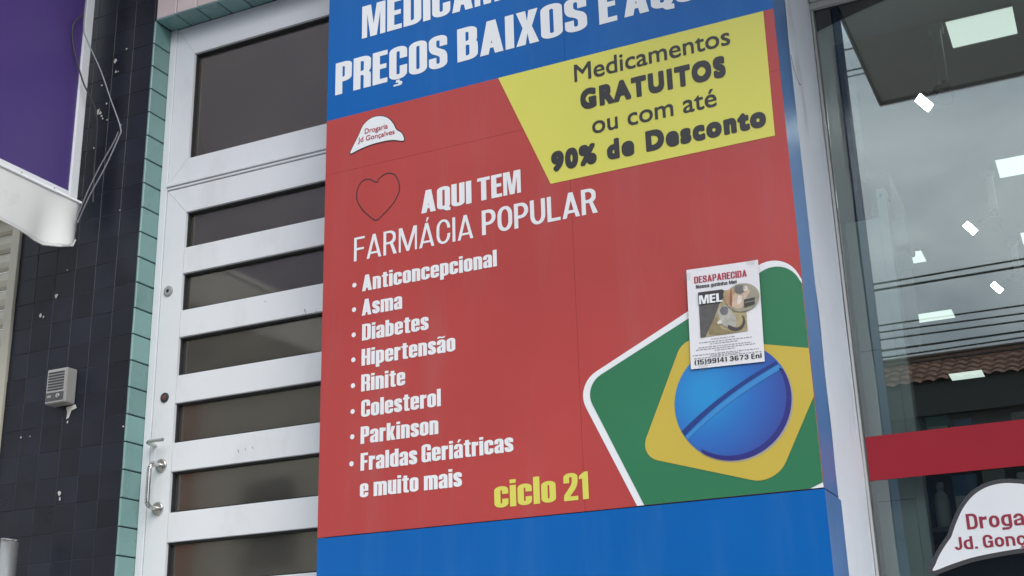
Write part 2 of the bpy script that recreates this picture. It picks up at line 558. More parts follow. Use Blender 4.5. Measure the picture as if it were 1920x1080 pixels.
        C = [[(0, 0), (g, 0), (w / 2, .33), (w - g, 0), (w, 0), (w * .5 + g * .50, .51), (w * .98, 1), (w * .98 - g, 1), (w / 2, .69), (w * .02 + g, 1), (w * .02, 1), (w * .5 - g * .50, .51)]]
    elif ch == 'U':
        C = [[(0, 1), (0, 0, ry, rx), (w, 0, rx, ry), (w, 1), (w - s, 1), (w - s, t, iy, ix), (s, t, ix, iy), (s, 1)]]
    elif ch in 'Cc':
        h = 1 if ch == 'C' else x
        w = w if ch == 'C' else lw
        C = [[(w, .62 * h), (w, h, ry, rx), (0, h, rx, ry), (0, 0, ry, rx), (w, 0, rx, ry), (w, .40 * h), (w - s, .40 * h), (w - s, t, iy, ix), (s, t, ix, iy), (s, h - t, iy, ix), (w - s, h - t, ix, iy), (w - s, .62 * h)]]
    elif ch == 'G':
        C = [[(w, .64), (w, 1, ry, rx), (0, 1, rx, ry), (0, 0, ry, rx), (w * .72, 0, rx * .7, ry * .6), (w - .05, .07), (w - .04, 0), (w, 0), (w, .53), (w * .52, .53), (w * .52, .53 - t), (w - s, .53 - t), (w - s, t, iy, ix), (s, t, ix, iy), (s, 1 - t, iy, ix), (w - s, 1 - t, ix, iy), (w - s, .64)]]
    elif ch in 'Ss':
        h = 1 if ch == 'S' else x
        w = w if ch == 'S' else lw * .94
        C = [[(w, .66 * h), (w, h, ry, rx), (0, h, rx, ry), (0, .53 * h, .16 * h, .12), (w - s, .36 * h, .10, .05), (w - s, t, iy, ix), (s, t, ix, iy), (s, .34 * h), (0, .34 * h), (0, 0, ry, rx), (w, 0, rx, ry), (w, .48 * h, .16 * h, .12), (s, .65 * h, .10, .05), (s, h - t, iy, ix), (w - s, h - t, ix, iy), (w - s, .66 * h)]]
    elif ch == 'o':
        w = lw
        C = [[R(0, 0, 1), R(w, 0, 0), R(w, x, 1), R(0, x, 0)], [(s, t, ix, iy), (s, x - t, iy, ix), (w - s, x - t, ix, iy), (w - s, t, iy, ix)]]
    elif ch == 'e':
        w = lw; m = x * .44
        C = [[(w, m), (w, x, ry, rx), (0, x, rx, ry), (0, 0, ry, rx), (w, 0, rx, ry), (w, x * .33), (w - s, x * .33), (w - s, t, iy, ix), (s, t, ix, iy), (s, m)],
             [(s, m + t * .8), (s, x - t, iy, ix), (w - s, x - t, ix, iy), (w - s, m + t * .8)]]
    elif ch == 'a':
        w = lw; m = x * .58
        C = [[(w, 0), (w, x, ry, rx), (0, x, rx, ry), (0, x * .64), (s, x * .64), (s, x - t, iy, ix), (w - s, x - t, ix, iy), (w - s, m + .015, .03), (0, m - .09, .10, .09), (0, 0, .12, .12), (w - s, 0, .08), (w - s + .008, .06), (w - s + .01, 0)],
             [(s, t * .9, .03), (s, m - t * 1.0, .03), (w - s, m - t * .62), (w - s, t, .03)]]
    elif ch == 'b':
        w = lw
        C = [[(0, 0), R(w, 0, 0), R(w, x, 1), (s, x), (s, 1), (0, 1)], [(s, t), (s, x - t), (w - s, x - t, ix, iy), (w - s, t, iy, ix)]]
    elif ch == 'd':
        w = lw
        C = [[(w, 0), (w, 1), (w - s, 1), (w - s, x), (0, x, rx, ry), (0, 0, ry, rx)], [(w - s, t), (s, t, ix, iy), (s, x - t, iy, ix), (w - s, x - t)]]
    elif ch == 'p':
        w = lw; d = -.2
        C = [[(0, d), (s, d), (s, 0), R(w, 0, 0), R(w, x, 1), (0, x)], [(s, t), (s, x - t), (w - s, x - t, ix, iy), (w - s, t, iy, ix)]]
    elif ch == 'g':
        w = lw; d = -.2
        C = [[(w, x), (0, x, rx, ry), (0, .02, ry, rx), (w - s, .02), (w - s, d + t, .03), (0, d + t), (0, d), (w, d, rx, ry)], [(w - s, .02 + t), (s, t, ix, iy), (s, x - t, iy, ix), (w - s, x - t)]]
    elif ch == 'h':
        w = lw
        C = [[(0, 0), (s, 0), (s, x - t), (w - s, x - t, ix, iy), (w - s, 0), (w, 0), (w, x, ry, rx), (s, x), (s, 1), (0, 1)]]
    elif ch == 'n':
        w = lw
        C = [[(0, 0), (s, 0), (s, x - t), (w - s, x - t, ix, iy), (w - s, 0), (w, 0), (w, x, ry, rx), (0, x)]]
    elif ch == 'm':
        w = lw; g = w - s; w2 = w + g
        C = [[(0, 0), (s, 0), (s, x - t), (g, x - t, ix, iy), (g, 0), (w, 0), (w, x - t), (w2 - s, x - t, ix, iy), (w2 - s, 0), (w2, 0), (w2, x, ry, rx), (w * .9, x, .02), (w * .86, x - .03), (w * .8, x, .02), (0, x)]]
        w = w2
    elif ch == 'r':
        w = lw * .74
        C = [[(0, 0), (s, 0), (s, x - t * 1.5, .05), (w, x - t * 1.45), (w, x), (s + .02, x - .05), (s + .015, x), (0, x)]]
    elif ch == 'u':
        w = lw
        C = [[(0, x), (0, 0, ry, rx), (w, 0), (w, x), (w - s, x), (w - s, t), (s, t, ix, iy), (s, x)]]
    elif ch == 't':
        w = s * 1.75; c = s * .36
        C = [[(c, x - t * .85), (0, x - t * .85), (0, x), (c, x), (c, .94), (c + s, .94), (c + s, x), (w, x), (w, x - t * .85), (c + s, x - t * .85), (c + s, t * .9, .03), (w, t * .9), (w, 0), (c, 0, .12, .10)]]
    elif ch == 'k':
        w = lw * 1.02
        C = [[(0, 0), (s, 0), (s, .26), (w - s * 1.05, 0), (w, 0), (w * .72, .42), (w * .97, x), (w * .97 - s, x), (s, .47), (s, 1), (0, 1)]]
    elif ch == '2':
        C = [[(0, 0), (w, 0), (w, t * 1.05), (s * 1.05, t * 1.05), (w, .52, .18), (w, 1, ry, rx), (0, 1, rx, ry), (0, .64), (s, .64), (s, 1 - t, iy, ix), (w - s, 1 - t, ix, iy), (w - s, .60, .12), (0, .20, .05)]]
    elif ch == 'J':
        w *= .78
        C = [[(w, 1), (w, 0, ry, rx), (0, 0, rx * .8, ry), (0, .26), (s, .26), (s, t, iy, ix), (w - s, t, ix, iy), (w - s, 1)]]
    elif ch == '.':
        w = s; C = [[(0, 0), (s, 0), (s, s * .95), (0, s * .95)]]
    elif ch == 'v':
        w = lw; C = [[(w / 2 - s * .5, 0), (w / 2 + s * .5, 0), (w, x), (w - s, x), (w / 2, t * 1.6), (s, x), (0, x)]]
    elif ch in '()':
        w = s * 1.5
        p = [(s, -.18), (w, -.18), (s, .18, .3), (s, .72, .3), (w, 1.08), (s, 1.08), (0, .75, .3), (0, .15, .3)]
        C = [p if ch == '(' else [(w - q[0],) + tuple(q[1:]) for q in p][::-1]]
    elif ch == '3':
        m = .52
        C = [[(0, .30), (0, 0, ry, rx), (w, 0, rx, ry), (w, m - .01, .12), (w * .86, m, .02), (w, m + .02, .12), (w, 1, ry, rx), (0, 1, rx, ry), (0, .70), (s, .70), (s, 1 - t, iy, ix), (w - s, 1 - t, ix, iy), (w - s, m + t * .5, .04), (s * 1.1, m + t * .5), (s * 1.1, m - t * .5), (w - s, m - t * .5, .04), (w - s, t, iy, ix), (s, t, ix, iy), (s, .30)]]
    elif ch == '4':
        C = [[(w * .58, 0), (w * .58 + s, 0), (w * .58 + s, .22), (w * 1.06, .22), (w * 1.06, .22 + t), (w * .58 + s, .22 + t), (w * .58 + s, 1), (w * .58 - s * .2, 1), (0, .22 + t), (0, .22), (w * .58, .22)], [(s * .85, .22 + t), (w * .58, .22 + t), (w * .58, .74)]]
        w *= 1.06
    elif ch == '5':
        C = [[(0, .30), (0, 0, ry, rx), (w, 0, rx, ry), (w, .62, .2), (s, .62), (s, 1 - t), (w * .94, 1 - t), (w * .94, 1), (0, 1), (0, .47), (w - s, .49, .06), (w - s, t, iy, ix), (s, t, ix, iy), (s, .30)]]
    elif ch in '69':
        a_ = [[(w, .80), (w, 1, ry * .7, rx), (0, 1, rx, ry), (0, 0, ry, rx), (w, 0, rx, ry), (w, .59, ry * .8, rx), (s, .59), (s, 1 - t, iy, ix), (w - s, 1 - t, ix, iy), (w - s, .80)], [(s, t, ix, iy), (s, .59 - t), (w - s, .59 - t, ix, iy), (w - s, t, iy, ix)]]
        C = a_ if ch == '6' else [[(w - q[0], 1 - q[1]) + tuple(q[2:]) for q in c_] for c_ in a_]
    elif ch == '7':
        C = [[(w * .18, 0), (w * .18 + s, 0), (w, 1 - t), (w, 1), (0, 1), (0, 1 - t), (w - s, 1 - t)]]
    elif ch == '1':
        w = s * 1.55
        C = [[(w - s, 0), (w, 0), (w, 1), (w - s * .62, 1), (0, .86, .05), (0, .74), (w - s, .76)]]
    if acc in ('Á', 'á', 'é'):
        b = (1.06 if acc == 'Á' else x + .07); c = w * .52
        C.append([(c - s * .34, b), (c + s * .12, b), (c + s * .72, b + .17), (c - s * .02, b + .17)])
    elif acc == 'ã':
        b = x + .07; c = w / 2; d = w * .48; h = .10
        C.append([(c - d, b), (c - d * .62, b + .02), (c - d * .25, b + .035), (c + d * .3, b), (c + d * .75, b + .01), (c + d, b + h + .02), (c + d * .6, b + h), (c + d * .25, b + h - .02), (c - d * .35, b + h + .03), (c - d * .8, b + h + .01)])
    elif acc in ('Ç', 'ç'):
        c = w * .5
        C.append([(c - .05, -.02), (c + .05, -.02), (c + .04, -.06), (c + .13, -.10, .05), (c + .10, -.20, .05), (c - .13, -.20), (c - .12, -.145), (c + .01, -.15, .02), (c + .01, -.11, .02), (c - .07, -.10)])
    return [rounded(c) for c in C], w

def line2d(txt, s=.205, t=.15, w=.50, x=.79, rx=None, ry=.15, gap=.055, diag=False):
    """Returns (contours, width) for a line of cap height 1"""
    rx = rx or w * .46
    C, X = [], 0.0
    for ch in txt:
        g, a = glyph(ch, s, t, w, x, rx, ry, diag)
        C += [[(p[0] + X, p[1]) for p in c] for c in g]
        X += a + (gap if ch != ' ' else 0)
    return C, X - gap

def bfont(txt, spacing=1.0):
    """built-in humanist face as triangles (cap height about 0.7)"""
    cu = bpy.data.curves.new('t', 'FONT')
    cu.body = txt
    cu.size = 1.0
    cu.space_character = spacing
    cu.resolution_u = 6
    o = bpy.data.objects.new('t', cu)
    col.objects.link(o)
    dg = bpy.context.evaluated_depsgraph_get()
    dg.update()
    me = bpy.data.meshes.new_from_object(o.evaluated_get(dg))
    v = [tuple(p.co) for p in me.vertices]
    f = [tuple(p.vertices) for p in me.polygons]
    bpy.data.objects.remove(o)
    bpy.data.curves.remove(cu)
    bpy.data.meshes.remove(me)
    return v, f

def heavy(txt, rad, spacing=1.0, res=110):
    """built-in face thickened by rad on every side; returns contours"""
    v, f = bfont(txt, spacing)
    V = np.array(v)[:, :2]
    pad = rad + .06
    x0, y0 = V.min(0) - pad
    x1, y1 = V.max(0) + pad
    nx, ny = int((x1 - x0) * res) + 2, int((y1 - y0) * res) + 2
    g = np.zeros((ny, nx), bool)
    for q in f:
        for k in range(1, len(q) - 1):
            a, b, c = (V[q[0]] - (x0, y0)) * res, (V[q[k]] - (x0, y0)) * res, (V[q[k + 1]] - (x0, y0)) * res
            lo = np.floor(np.minimum(np.minimum(a, b), c)).astype(int)
            hi = np.ceil(np.maximum(np.maximum(a, b), c)).astype(int) + 1
            X, Y = np.meshgrid(np.arange(lo[0], hi[0]), np.arange(lo[1], hi[1]))
            e = lambda p, r_: (r_[0] - p[0]) * (Y - p[1]) - (r_[1] - p[1]) * (X - p[0])
            e1, e2, e3 = e(a, b), e(b, c), e(c, a)
            ins = ((e1 >= -.3) & (e2 >= -.3) & (e3 >= -.3)) | ((e1 <= .3) & (e2 <= .3) & (e3 <= .3))
            g[lo[1]:hi[1], lo[0]:hi[0]] |= ins
    R = int(round(rad * res))
    d = g.copy()
    for dy in range(-R, R + 1):
        for dx in range(-R, R + 1):
            if dx ** 4 + dy ** 4 <= (rad * res) ** 4:
                d |= np.roll(np.roll(g, dy, 0), dx, 1)
    fld = d.astype(float)
    for _ in range(2):
        fld = (fld + np.roll(fld, 1, 0) + np.roll(fld, -1, 0)) / 3
        fld = (fld + np.roll(fld, 1, 1) + np.roll(fld, -1, 1)) / 3
    # marching squares
    seg = {}
    ys, xs = np.where((fld[:-1, :-1] >= .5).astype(int) + (fld[1:, :-1] >= .5) + (fld[:-1, 1:] >= .5) + (fld[1:, 1:] >= .5) % 4 != 0)
    def ip(ax, ay, bx, by):
        fa, fb = fld[ay, ax], fld[by, bx]
        k = (.5 - fa) / (fb - fa)
        return (ax + (bx - ax) * k, ay + (by - ay) * k)
    for y, x in zip(ys, xs):
        c = [(x, y), (x + 1, y), (x + 1, y + 1), (x, y + 1)]
        ins = [fld[p[1], p[0]] >= .5 for p in c]
        if all(ins) or not any(ins):
            continue
        st, en = [], []
        for i in range(4):
            j = (i + 1) % 4
            if ins[i] and not ins[j]:
                st.append((c[i], c[j]))
            elif ins[j] and not ins[i]:
                en.append((c[j], c[i]))
        for a_, b_ in zip(st, en):
            seg[a_] = b_
    out = []
    while seg:
        k0 = next(iter(seg))
        loop, k = [], k0
        while k in seg:
            loop.append(ip(*k[0], *k[1]))
            k = seg.pop(k)
        if len(loop) > 8:
            out.append([(p[0] / res + x0, p[1] / res + y0) for p in loop[::2]])
    return out

def fit(contours, u0, u1, base, cap, capsrc=1.0):
    """scale contours so that they run from u0 to u1 with cap height cap above base"""
    xs = [p[0] for c in contours for p in c]
    a, b = min(xs), max(xs)
    k = (u1 - u0) / (b - a)
    return [[(u0 + (p[0] - a) * k, base + p[1] * cap / capsrc) for p in c] for c in contours]

def sheet(name, contours, mat, parent, xf, label=None):
    v, f = fillmesh(contours)
    o = put(name, [xf(*p[:2]) for p in v], f, mat, parent)
    if label:
        o['label'] = label
    return o

def circle(cx, cy, r, n=40):
    return [(cx + r * math.cos(2 * math.pi * k / n), cy + r * math.sin(2 * math.pi * k / n)) for k in range(n)]

def smoothloop(P, n=5):
    out = []
    m = len(P)
    for i in range(m):
        p0, p1, p2, p3 = [Vector(P[(i + k) % m]) for k in (-1, 0, 1, 2)]
        for k in range(n):
            t = k / n
            q = 0.5 * ((2 * p1) + (-p0 + p2) * t + (2 * p0 - 5 * p1 + 4 * p2 - p3) * t * t + (-p0 + 3 * p1 - 3 * p2 + p3) * t ** 3)
            out.append((q.x, q.y))
    return out

def grow(poly, d):
    cx = sum(p[0] for p in poly) / len(poly)
    cy = sum(p[1] for p in poly) / len(poly)
    out = []
    m = len(poly)
    area = sum(poly[i][0] * poly[(i + 1) % m][1] - poly[(i + 1) % m][0] * poly[i][1] for i in range(m))
    sg = 1 if area > 0 else -1
    for i, p in enumerate(poly):
        a, b = poly[i - 1], poly[(i + 1) % m]
        t = Vector((b[0] - a[0], b[1] - a[1]))
        t.normalize()
        out.append((p[0] + sg * t.y * d, p[1] - sg * t.x * d))
    return out

# ================================================================== SETTING
FL = -0.15                                        # shop floor level, from eye level
st = box('street', -60, 60, -60, 1.2, -ZC - 0.3, -ZC, asphalt); tag(st, None, kind='structure')
pv = box('pavement', -60, 60, 1.2, 3.5, -ZC - 0.3, FL - 0.02, paving); tag(pv, None, kind='structure')
gd = box('ground', -150, 150, -150, 60, -ZC - 0.9, -ZC - 0.31, concrete); tag(gd, None, kind='structure')

YD, YF, YS, YG = 3.46, 3.554, 3.267, 3.89         # tiled wall, door frame, sign face, shop glass
XO, ZO = -3.1405, 2.692                            # door opening: left edge, top

# ------------------------------------------------------------------ tiled pier and lintel
def tilemesh(name, mat, w=0.0965, t=0.007, b=0.0022, ):
    h = w / 2
    V = [(-h, 0, -h), (h, 0, -h), (h, 0, h), (-h, 0, h),
         (-h, -t + b, -h), (h, -t + b, -h), (h, -t + b, h), (-h, -t + b, h),
         (-h + b, -t, -h + b), (h - b, -t, -h + b), (h - b, -t, h - b), (-h + b, -t, h - b)]
    F = [(0, 1, 5, 4), (1, 2, 6, 5), (2, 3, 7, 6), (3, 0, 4, 7), (4, 5, 9, 8), (5, 6, 10, 9), (6, 7, 11, 10), (7, 4, 8, 11), (8, 9, 10, 11)]
    me = bpy.data.meshes.new(name)
    me.from_pydata(V, [], F)
    me.materials.append(mat)
    return me

def lay(me, parent, x, y, z, rot=(0, 0, 0), j=0.0006):
    o = bpy.data.objects.new('tile', me)
    col.objects.link(o)
    o.parent = parent
    o.location = Vector((x, y, z + ZC)) - parent.location
    o.rotation_euler = (rot[0] + random.uniform(-.011, .011), rot[1] + random.uniform(-.003, .003), rot[2] + random.uniform(-.011, .011))
    return o

tb, tg, tp = tilemesh('black_tile', blackt, 0.0980, 0.0042, 0.0008), tilemesh('green_tile', greent, 0.0955), tilemesh('pink_tile', pinkt, 0.0958)
pier = thing('tiled_pier', (-3.44, 3.9, FL), 'pier of small glossy black tiles with sea green tiles on the doorway side', 'wall')
box('wall_core', -3.745, XO - 0.006, YD + 0.0011, 4.4, FL, 6.2, groutb, pier)
for i in range(6):
    for k in range(35):
        z = 2.692 - 0.05 - 0.1 * (k - 5)
        if z > FL + .04:
            lay(tb, pier, XO - 0.0065 - 0.05 - 0.1 * i, YD + 0.0042, z)
for k in range(29):
    z = ZO - 0.05 - 0.1 * k
    if z > FL + .04:
        lay(tg, pier, XO - 0.0065, YD + 0.047, z, (0, 0, math.pi / 2))
lintel = thing('tiled_lintel', (-2.6, 3.9, ZO), 'lintel over the door, pink tiled front and sea green tiled underside', 'wall')
box('wall_core', XO - 0.005, -1.7, YD + 0.006, 4.4, ZO + 0.006, 6.2, groutd, lintel)
for i in range(11):
    for k in range(5):
        lay(tp, lintel, XO + 0.05 + 0.1 * i, YD + 0.0065, ZO + 0.055 + 0.1 * k)
    lay(tg, lintel, XO + 0.05 + 0.1 * i, YD + 0.047, ZO + 0.0065, (math.pi / 2, 0, 0))
def fleck(parent, x, z, r, n=7, Y=YD - 0.0015):
    P = [(x + r * random.uniform(.35, 1.1) * math.cos(2 * math.pi * k / n), z + r * random.uniform(.35, 1.3) * math.sin(2 * math.pi * k / n)) for k in range(n)]
    prism('paint_fleck', P, fleckm, parent, 'y', Y - 0.0012, Y)
for (x, z, r) in ((-3.532, 1.602, .013), (-3.605, 1.535, .010), (-3.590, 1.528, .006), (-3.402, 2.353, .012), (-3.390, 2.345, .008), (-3.384, 2.330, .006),
                  (-3.375, 2.318, .006), (-3.352, 2.305, .005), (-3.394, 2.469, .007), (-3.334, 2.562, .009), (-3.281, 2.603, .006), (-3.327, 2.512, .006),
                  (-3.315, 2.510, .004), (-3.363, 2.379, .005), (-3.277, 2.265, .004), (-3.408, 2.196, .005), (-3.421, 1.095, .005),
                  (-3.43, .835, .009), (-3.425, .815, .007), (-3.154, 1.046, .005), (-3.644, 1.065, .004), (-3.60, 1.063, .003), (-3.49, 1.70, .003), (-3.25, 1.90, .003)):
    fleck(pier, x, z, r)
# broken plaster below the intercom
prism('plaster_chip', [(-3.432, 1.152), (-3.389, 1.157), (-3.382, 1.143), (-3.406, 1.136), (-3.416, 1.110), (-3.426, 1.106), (-3.424, 1.130)], fleckm, pier, 'y', YD - 0.004, YD - 0.0015)
upper = box('upper_wall', -12, 14, 3.92, 4.4, 6.0, 8.4, creamw)
tag(upper, 'plain rendered upper wall of the building above the shopfronts', 'wall')

# unseen slab, added and sized to shade the top of the doorway
slab = box('door_shade_slab', -3.30, -0.70, 2.78, 3.45, 3.32, 3.46, soffitm, None, 0.006)
tag(slab, 'pale unseen canopy slab added to shade the white door', 'canopy')

# ------------------------------------------------------------------ white door with transom
XR = -1.95
door = thing('glazed_door', ((XO + XR) / 2, 3.58, FL), 'white aluminium door with horizontal dark panes and a transom window above', 'door')
def bar(name, x0, x1, z0, z1, y0=YF, y1=YF + 0.05, parent=door, b=0.0022, mat=alum):
    return box(name, x0, x1, y0, y1, z0, z1, mat, parent, b)
fx = -3.1085
bar('frame_post', XO + 0.001, fx, FL, ZO - 0.0015, YF - 0.004, YF + 0.07)
bar('frame_post', XR - 0.05, XR, FL, ZO - 0.0015, YF - 0.004, YF + 0.07)
def quad_bar(name, pts, y0=YF, y1=YF + 0.05):
    return prism(name, pts, alum, door, 'y', y0, y1)
e = 0.0007
tl, tr, tb0, tt = fx + 0.002, XR - 0.052, 2.012, ZO - 0.003          # transom sash
pl, pr, pb, pt = -3.015, XR - 0.147, 2.103, 2.560
quad_bar('transom_rail', [(tl + e, tt), (tr - e, tt), (pr - e, pt), (pl + e, pt)])
quad_bar('transom_rail', [(tl + e, tb0), (tr - e, tb0), (pr - e, pb), (pl + e, pb)])
quad_bar('transom_stile', [(tl, tb0 + e), (pl, pb + e), (pl, pt - e), (tl, tt - e)])
quad_bar('transom_stile', [(tr, tb0 + e), (pr, pb + e), (pr, pt - e), (tr, tt - e)])
bar('transom_bead', fx + 0.001, XR - 0.05, 1.9975, 2.009, YF - 0.009, YF + 0.04)
bar('transom_bead', fx + 0.001, XR - 0.05, 1.986, 1.9955, YF - 0.003, YF + 0.04)
# leaf
ll, lr, lt, lb = fx + 0.004, XR - 0.054, 1.981, FL + 0.012
dpl, dpr = -3.009, XR - 0.151
zt = [1.879 - 0.2489 * k for k in range(8)]
zb = [z - 0.1455 for z in zt]
quad_bar('door_rail', [(ll + e, lt), (lr - e, lt), (dpr - e, zt[0]), (dpl + e, zt[0])])
quad_bar('door_stile', [(ll, lb), (dpl, lb), (dpl, zt[0] - e), (ll, lt - e)])
quad_bar('door_stile', [(lr, lb), (dpr, lb), (dpr, zt[0] - e), (lr, lt - e)])
for k in range(7):
    bar('door_rail', dpl + e, dpr - e, zt[k + 1], zb[k], YF + 0.0006, YF + 0.05)
bar('door_rail', dpl + e, dpr - e, lb, zb[7], YF + 0.0006, YF + 0.05)
def pane(x0, x1, z0, z1):
    p = box('pane', x0 + 0.004, x1 - 0.004, YF + 0.026, YF + 0.031, z0 + 0.004, z1 - 0.004, doorglass, door)
    g = 0.006
    boxes('gasket', [(x0 + 1e-4, x0 + g, YF + 0.012, YF + 0.025, z0 + g, z1 - g), (x1 - g, x1 - 1e-4, YF + 0.012, YF + 0.025, z0 + g, z1 - g),
                     (x0 + 1e-4, x1 - 1e-4, YF + 0.012, YF + 0.025, z0 + 1e-4, z0 + g), (x0 + 1e-4, x1 - 1e-4, YF + 0.012, YF + 0.025, z1 - g, z1 - 1e-4)], rubber, p)
for k in range(8):
    pane(dpl, dpr, zb[k], zt[k])
pane(pl, pr, pb, pt)
# locks and handles
k1 = disc('deadbolt', (-3.070, YF, 1.571), (0, -1, 0), 0.0205, 0.006, M('grey_cap', (.33, .33, .34), .4), door)
disc('keyhole', (-3.070, YF - 0.006, 1.571), (0, -1, 0), 0.0065, 0.0012, rubber, k1)
k2 = disc('lock_escutcheon', (-3.056, YF, 1.160), (0, -1, 0), 0.0185, 0.005, plasticd, door)
disc('lock_cylinder', (-3.056, YF - 0.005, 1.160), (0, -1, 0), 0.009, 0.002, M('rusty_metal', (0.16, 0.06, 0.05), 0.6), k2)
lv = tube('lever', [(-3.083, YF, .985), (-3.086, YF - 0.03, .988), (-3.080, YF - 0.045, .990), (-3.050, YF - 0.048, .992), (-3.012, YF - 0.046, .992)], 0.0065, chrome, door, 10)
boxes('lock_plate', [(-3.104, -3.084, YF - 0.0025, YF - 0.0002, .93, 1.045)], alum, door)
hb = tube('pull_handle', [(-3.051, YF, .910), (-3.053, YF - 0.035, .909), (-3.057, YF - 0.052, .900), (-3.058, YF - 0.055, .880), (-3.058, YF - 0.055, .79), (-3.058, YF - 0.052, .768), (-3.056, YF - 0.035, .758), (-3.054, YF, .757)], 0.0085, chrome, door, 12)
disc('handle_rose', (-3.051, YF, .910), (0, -1, 0), 0.024, 0.009, chrome, hb)
disc('handle_rose', (-3.054, YF, .757), (0, -1, 0), 0.024, 0.009, chrome, hb)
# scuffs on the rails
for (x, z, a) in ((-2.46, 1.40, .004), (-2.41, 1.385, .003), (-2.72, .93, .003), (-2.69, .932, .002), (-2.66, .934, .002), (-2.63, 1.46, .002)):
    prism('scuff', [(x, z), (x + a, z + a * .3), (x + a * 2.2, z - a * 3.5), (x + a * 1.6, z - a * 3.8)], greytext, door, 'y', YF - 0.0006, YF + 0.0003)
# hallway behind the door
hall = thing('hallway', (-2.5, 4.6, FL), '', '')
hall['kind'] = 'structure'
box('hall_floor', XO, XR + .3, YF + 0.08, 7.0, FL - 0.02, FL, intfloor, hall)
box('hall_ceiling', XO, XR + .3, YF + 0.08, 7.0, 2.80, 2.9, beigein, hall)
box('hall_wall', XO - 0.1, XO - 0.002, 4.41, 7.0, FL, 2.80, beigein, hall)
box('hall_wall', XR + .3, XR + .4, 4.41, 7.0, FL, 2.80, beigein, hall)
box('hall_wall', XO, XR + .3, 7.01, 7.1, FL, 2.80, beigein, hall)

# ------------------------------------------------------------------ white pier beside the shop window
XS0, XS1 = -2.1905, -0.6626                         # sign: left and right edge
wp = thing('white_pier', (-1.3, 3.8, FL), 'white painted plaster pier between the blue sign and the shop window', 'wall')
bm = bmesh.new()
bmesh.ops.create_grid(bm, x_segments=10, y_segments=90, size=0.5)
for v in bm.verts:
    a, b = v.co.x + .5, v.co.y + .5
    y = YD + 0.002 + a * (YG - 0.003 - YD)
    z = FL + b * (3.3 - FL)
    n_ = math.sin(z * 7.3 + a * 3) * .0014 + math.sin(z * 19.1 - a * 5) * .0008 + math.sin(z * 3.1) * .002
    v.co = (XS1 - 0.004 + n_ * (0.4 + 0.6 * (1 - a)), y, z)
bm.verts.index_update()
put('plaster_face', [tuple(v.co) for v in bm.verts], [tuple(v.index for v in f.verts)[::1] for f in bm.faces], plaster, wp, True)
bm.free()
box('pier_core', XR + 0.02, XS1 - 0.012, YD + 0.002, 4.4, FL, 6.2, plaster, wp)
tube('crack', [(XS1 - 0.0015, 3.462, 1.885), (XS1 - 0.0015, 3.475, 1.862), (XS1 - 0.001, 3.50, 1.838), (XS1 - 0.0005, 3.535, 1.826), (XS1 - 0.001, 3.56, 1.831)], [0.0006] * 19 + [0.0011] * 6, joint, wp, 5)

# ------------------------------------------------------------------ the sign
ZB = 0.5505                                          # bottom of the red panel
W, H = XS1 - XS0, 1.390
sign = thing('pharmacy_sign', (XS0, YS, ZB), 'tall red and blue pharmacy sign box with a yellow notice and white lists', 'sign')
def SU(d):
    return lambda u, v: (XS0 + u, YS - d, ZB + v)
body = box('sign_case', XS0 + 0.001, XS1 - 0.0008, YS + 0.0042, YD - 0.012, ZB + 0.001, 2.80, blueside, sign, 0.002)
body2 = box('sign_case', XS0 + 0.001, XS1 + 0.0012, YS + 0.0042, YD + 0.012 - 0.004, FL + 0.05, ZB - 0.003, blueside, sign, 0.003)
us, vs_, g = 0.873, 1.191, 0.00035
def panel(u0, u1, v0, v1, mat, lab):
    p = box('panel', XS0 + u0, XS0 + u1, YS, YS + 0.004, ZB + v0, ZB + v1, mat, sign)
    p['label'] = lab
panel(0, us - g, 0.0, vs_ - g, red, 'red lower left panel')
panel(us + g, W, 0.0, vs_ - g, red, 'red lower right panel')
panel(0, us - g, vs_ + g, H, red, 'red upper left panel')
panel(us + g, W, vs_ + g, H, red, 'red upper right panel')
panel(0, us - g, H, 2.25, blue, 'blue upper left panel')
panel(us + g, W, H, 2.25, blue, 'blue upper right panel')
panel(0, W + 0.001, -0.70, -0.0025, blue, 'blue bottom panel')
L1, L2, L3, L4, L5 = 0.0010, 0.0020, 0.0030, 0.0040, 0.0050
IM = dict(s=.205, t=.145, w=.50, x=.79, ry=.15, gap=.05)
def imp(txt, u0, u1, v, cap, mat, d=L1, **kw):
    p = dict(IM)
    p.update(kw)
    c, w = line2d(txt, **p)
    return sheet('lettering', fit(c, u0, u1, v, cap), mat, sign, SU(d))
imp('MEDICAMENTOS', .135, 1.02, 1.668, .124, whitev)
imp('PREÇOS', .032, .462, 1.479, .121, whitev)
imp('BAIXOS', .499, .953, 1.482, .121, whitev)
imp('E', .993, 1.052, 1.484, .121, whitev)
imp('AQUI', 1.075, 1.348, 1.486, .121, whitev)
imp('AQUI', .363, .541, .982, .0765, whitev)
imp('TEM', .562, .710, .983, .0765, whitev)
LT = dict(s=.108, t=.092, w=.52, x=.72, ry=.36, rx=.25, gap=.085, diag=True)
imp('FARMÁCIA', .116, .545, .866, .081, whitev, **LT)
LT.update(s=.150, t=.125, w=.56, rx=.27, gap=.07)
imp('POPULAR', .575, .956, .868, .081, whitev, **LT)
CAPL = .0535
items = [('Anticoncepcional', .148, .623, .760, .786), ('Asma', .148, .294, .679, .704), ('Diabetes', .150, .387, .597, .621), ('Hipertensão', .149, .478, .516, .540),
         ('Rinite', .149, .305, .434, .457), ('Colesterol', .150, .427, .353, .375), ('Parkinson', .149, .418, .270, .296)]
for tx, a, b, v, bv in items:
    imp(tx, a, b, v, CAPL, whitev)
    sheet('bullet', [circle(.1192, bv, .0078, 24)], whitev, sign, SU(L1))
imp('Fraldas', .150, .346, .188, CAPL, whitev)
imp('Geriátricas', .361, .661, .190, CAPL, whitev)
sheet('bullet', [circle(.118, .213, .0078, 24)], whitev, sign, SU(L1))
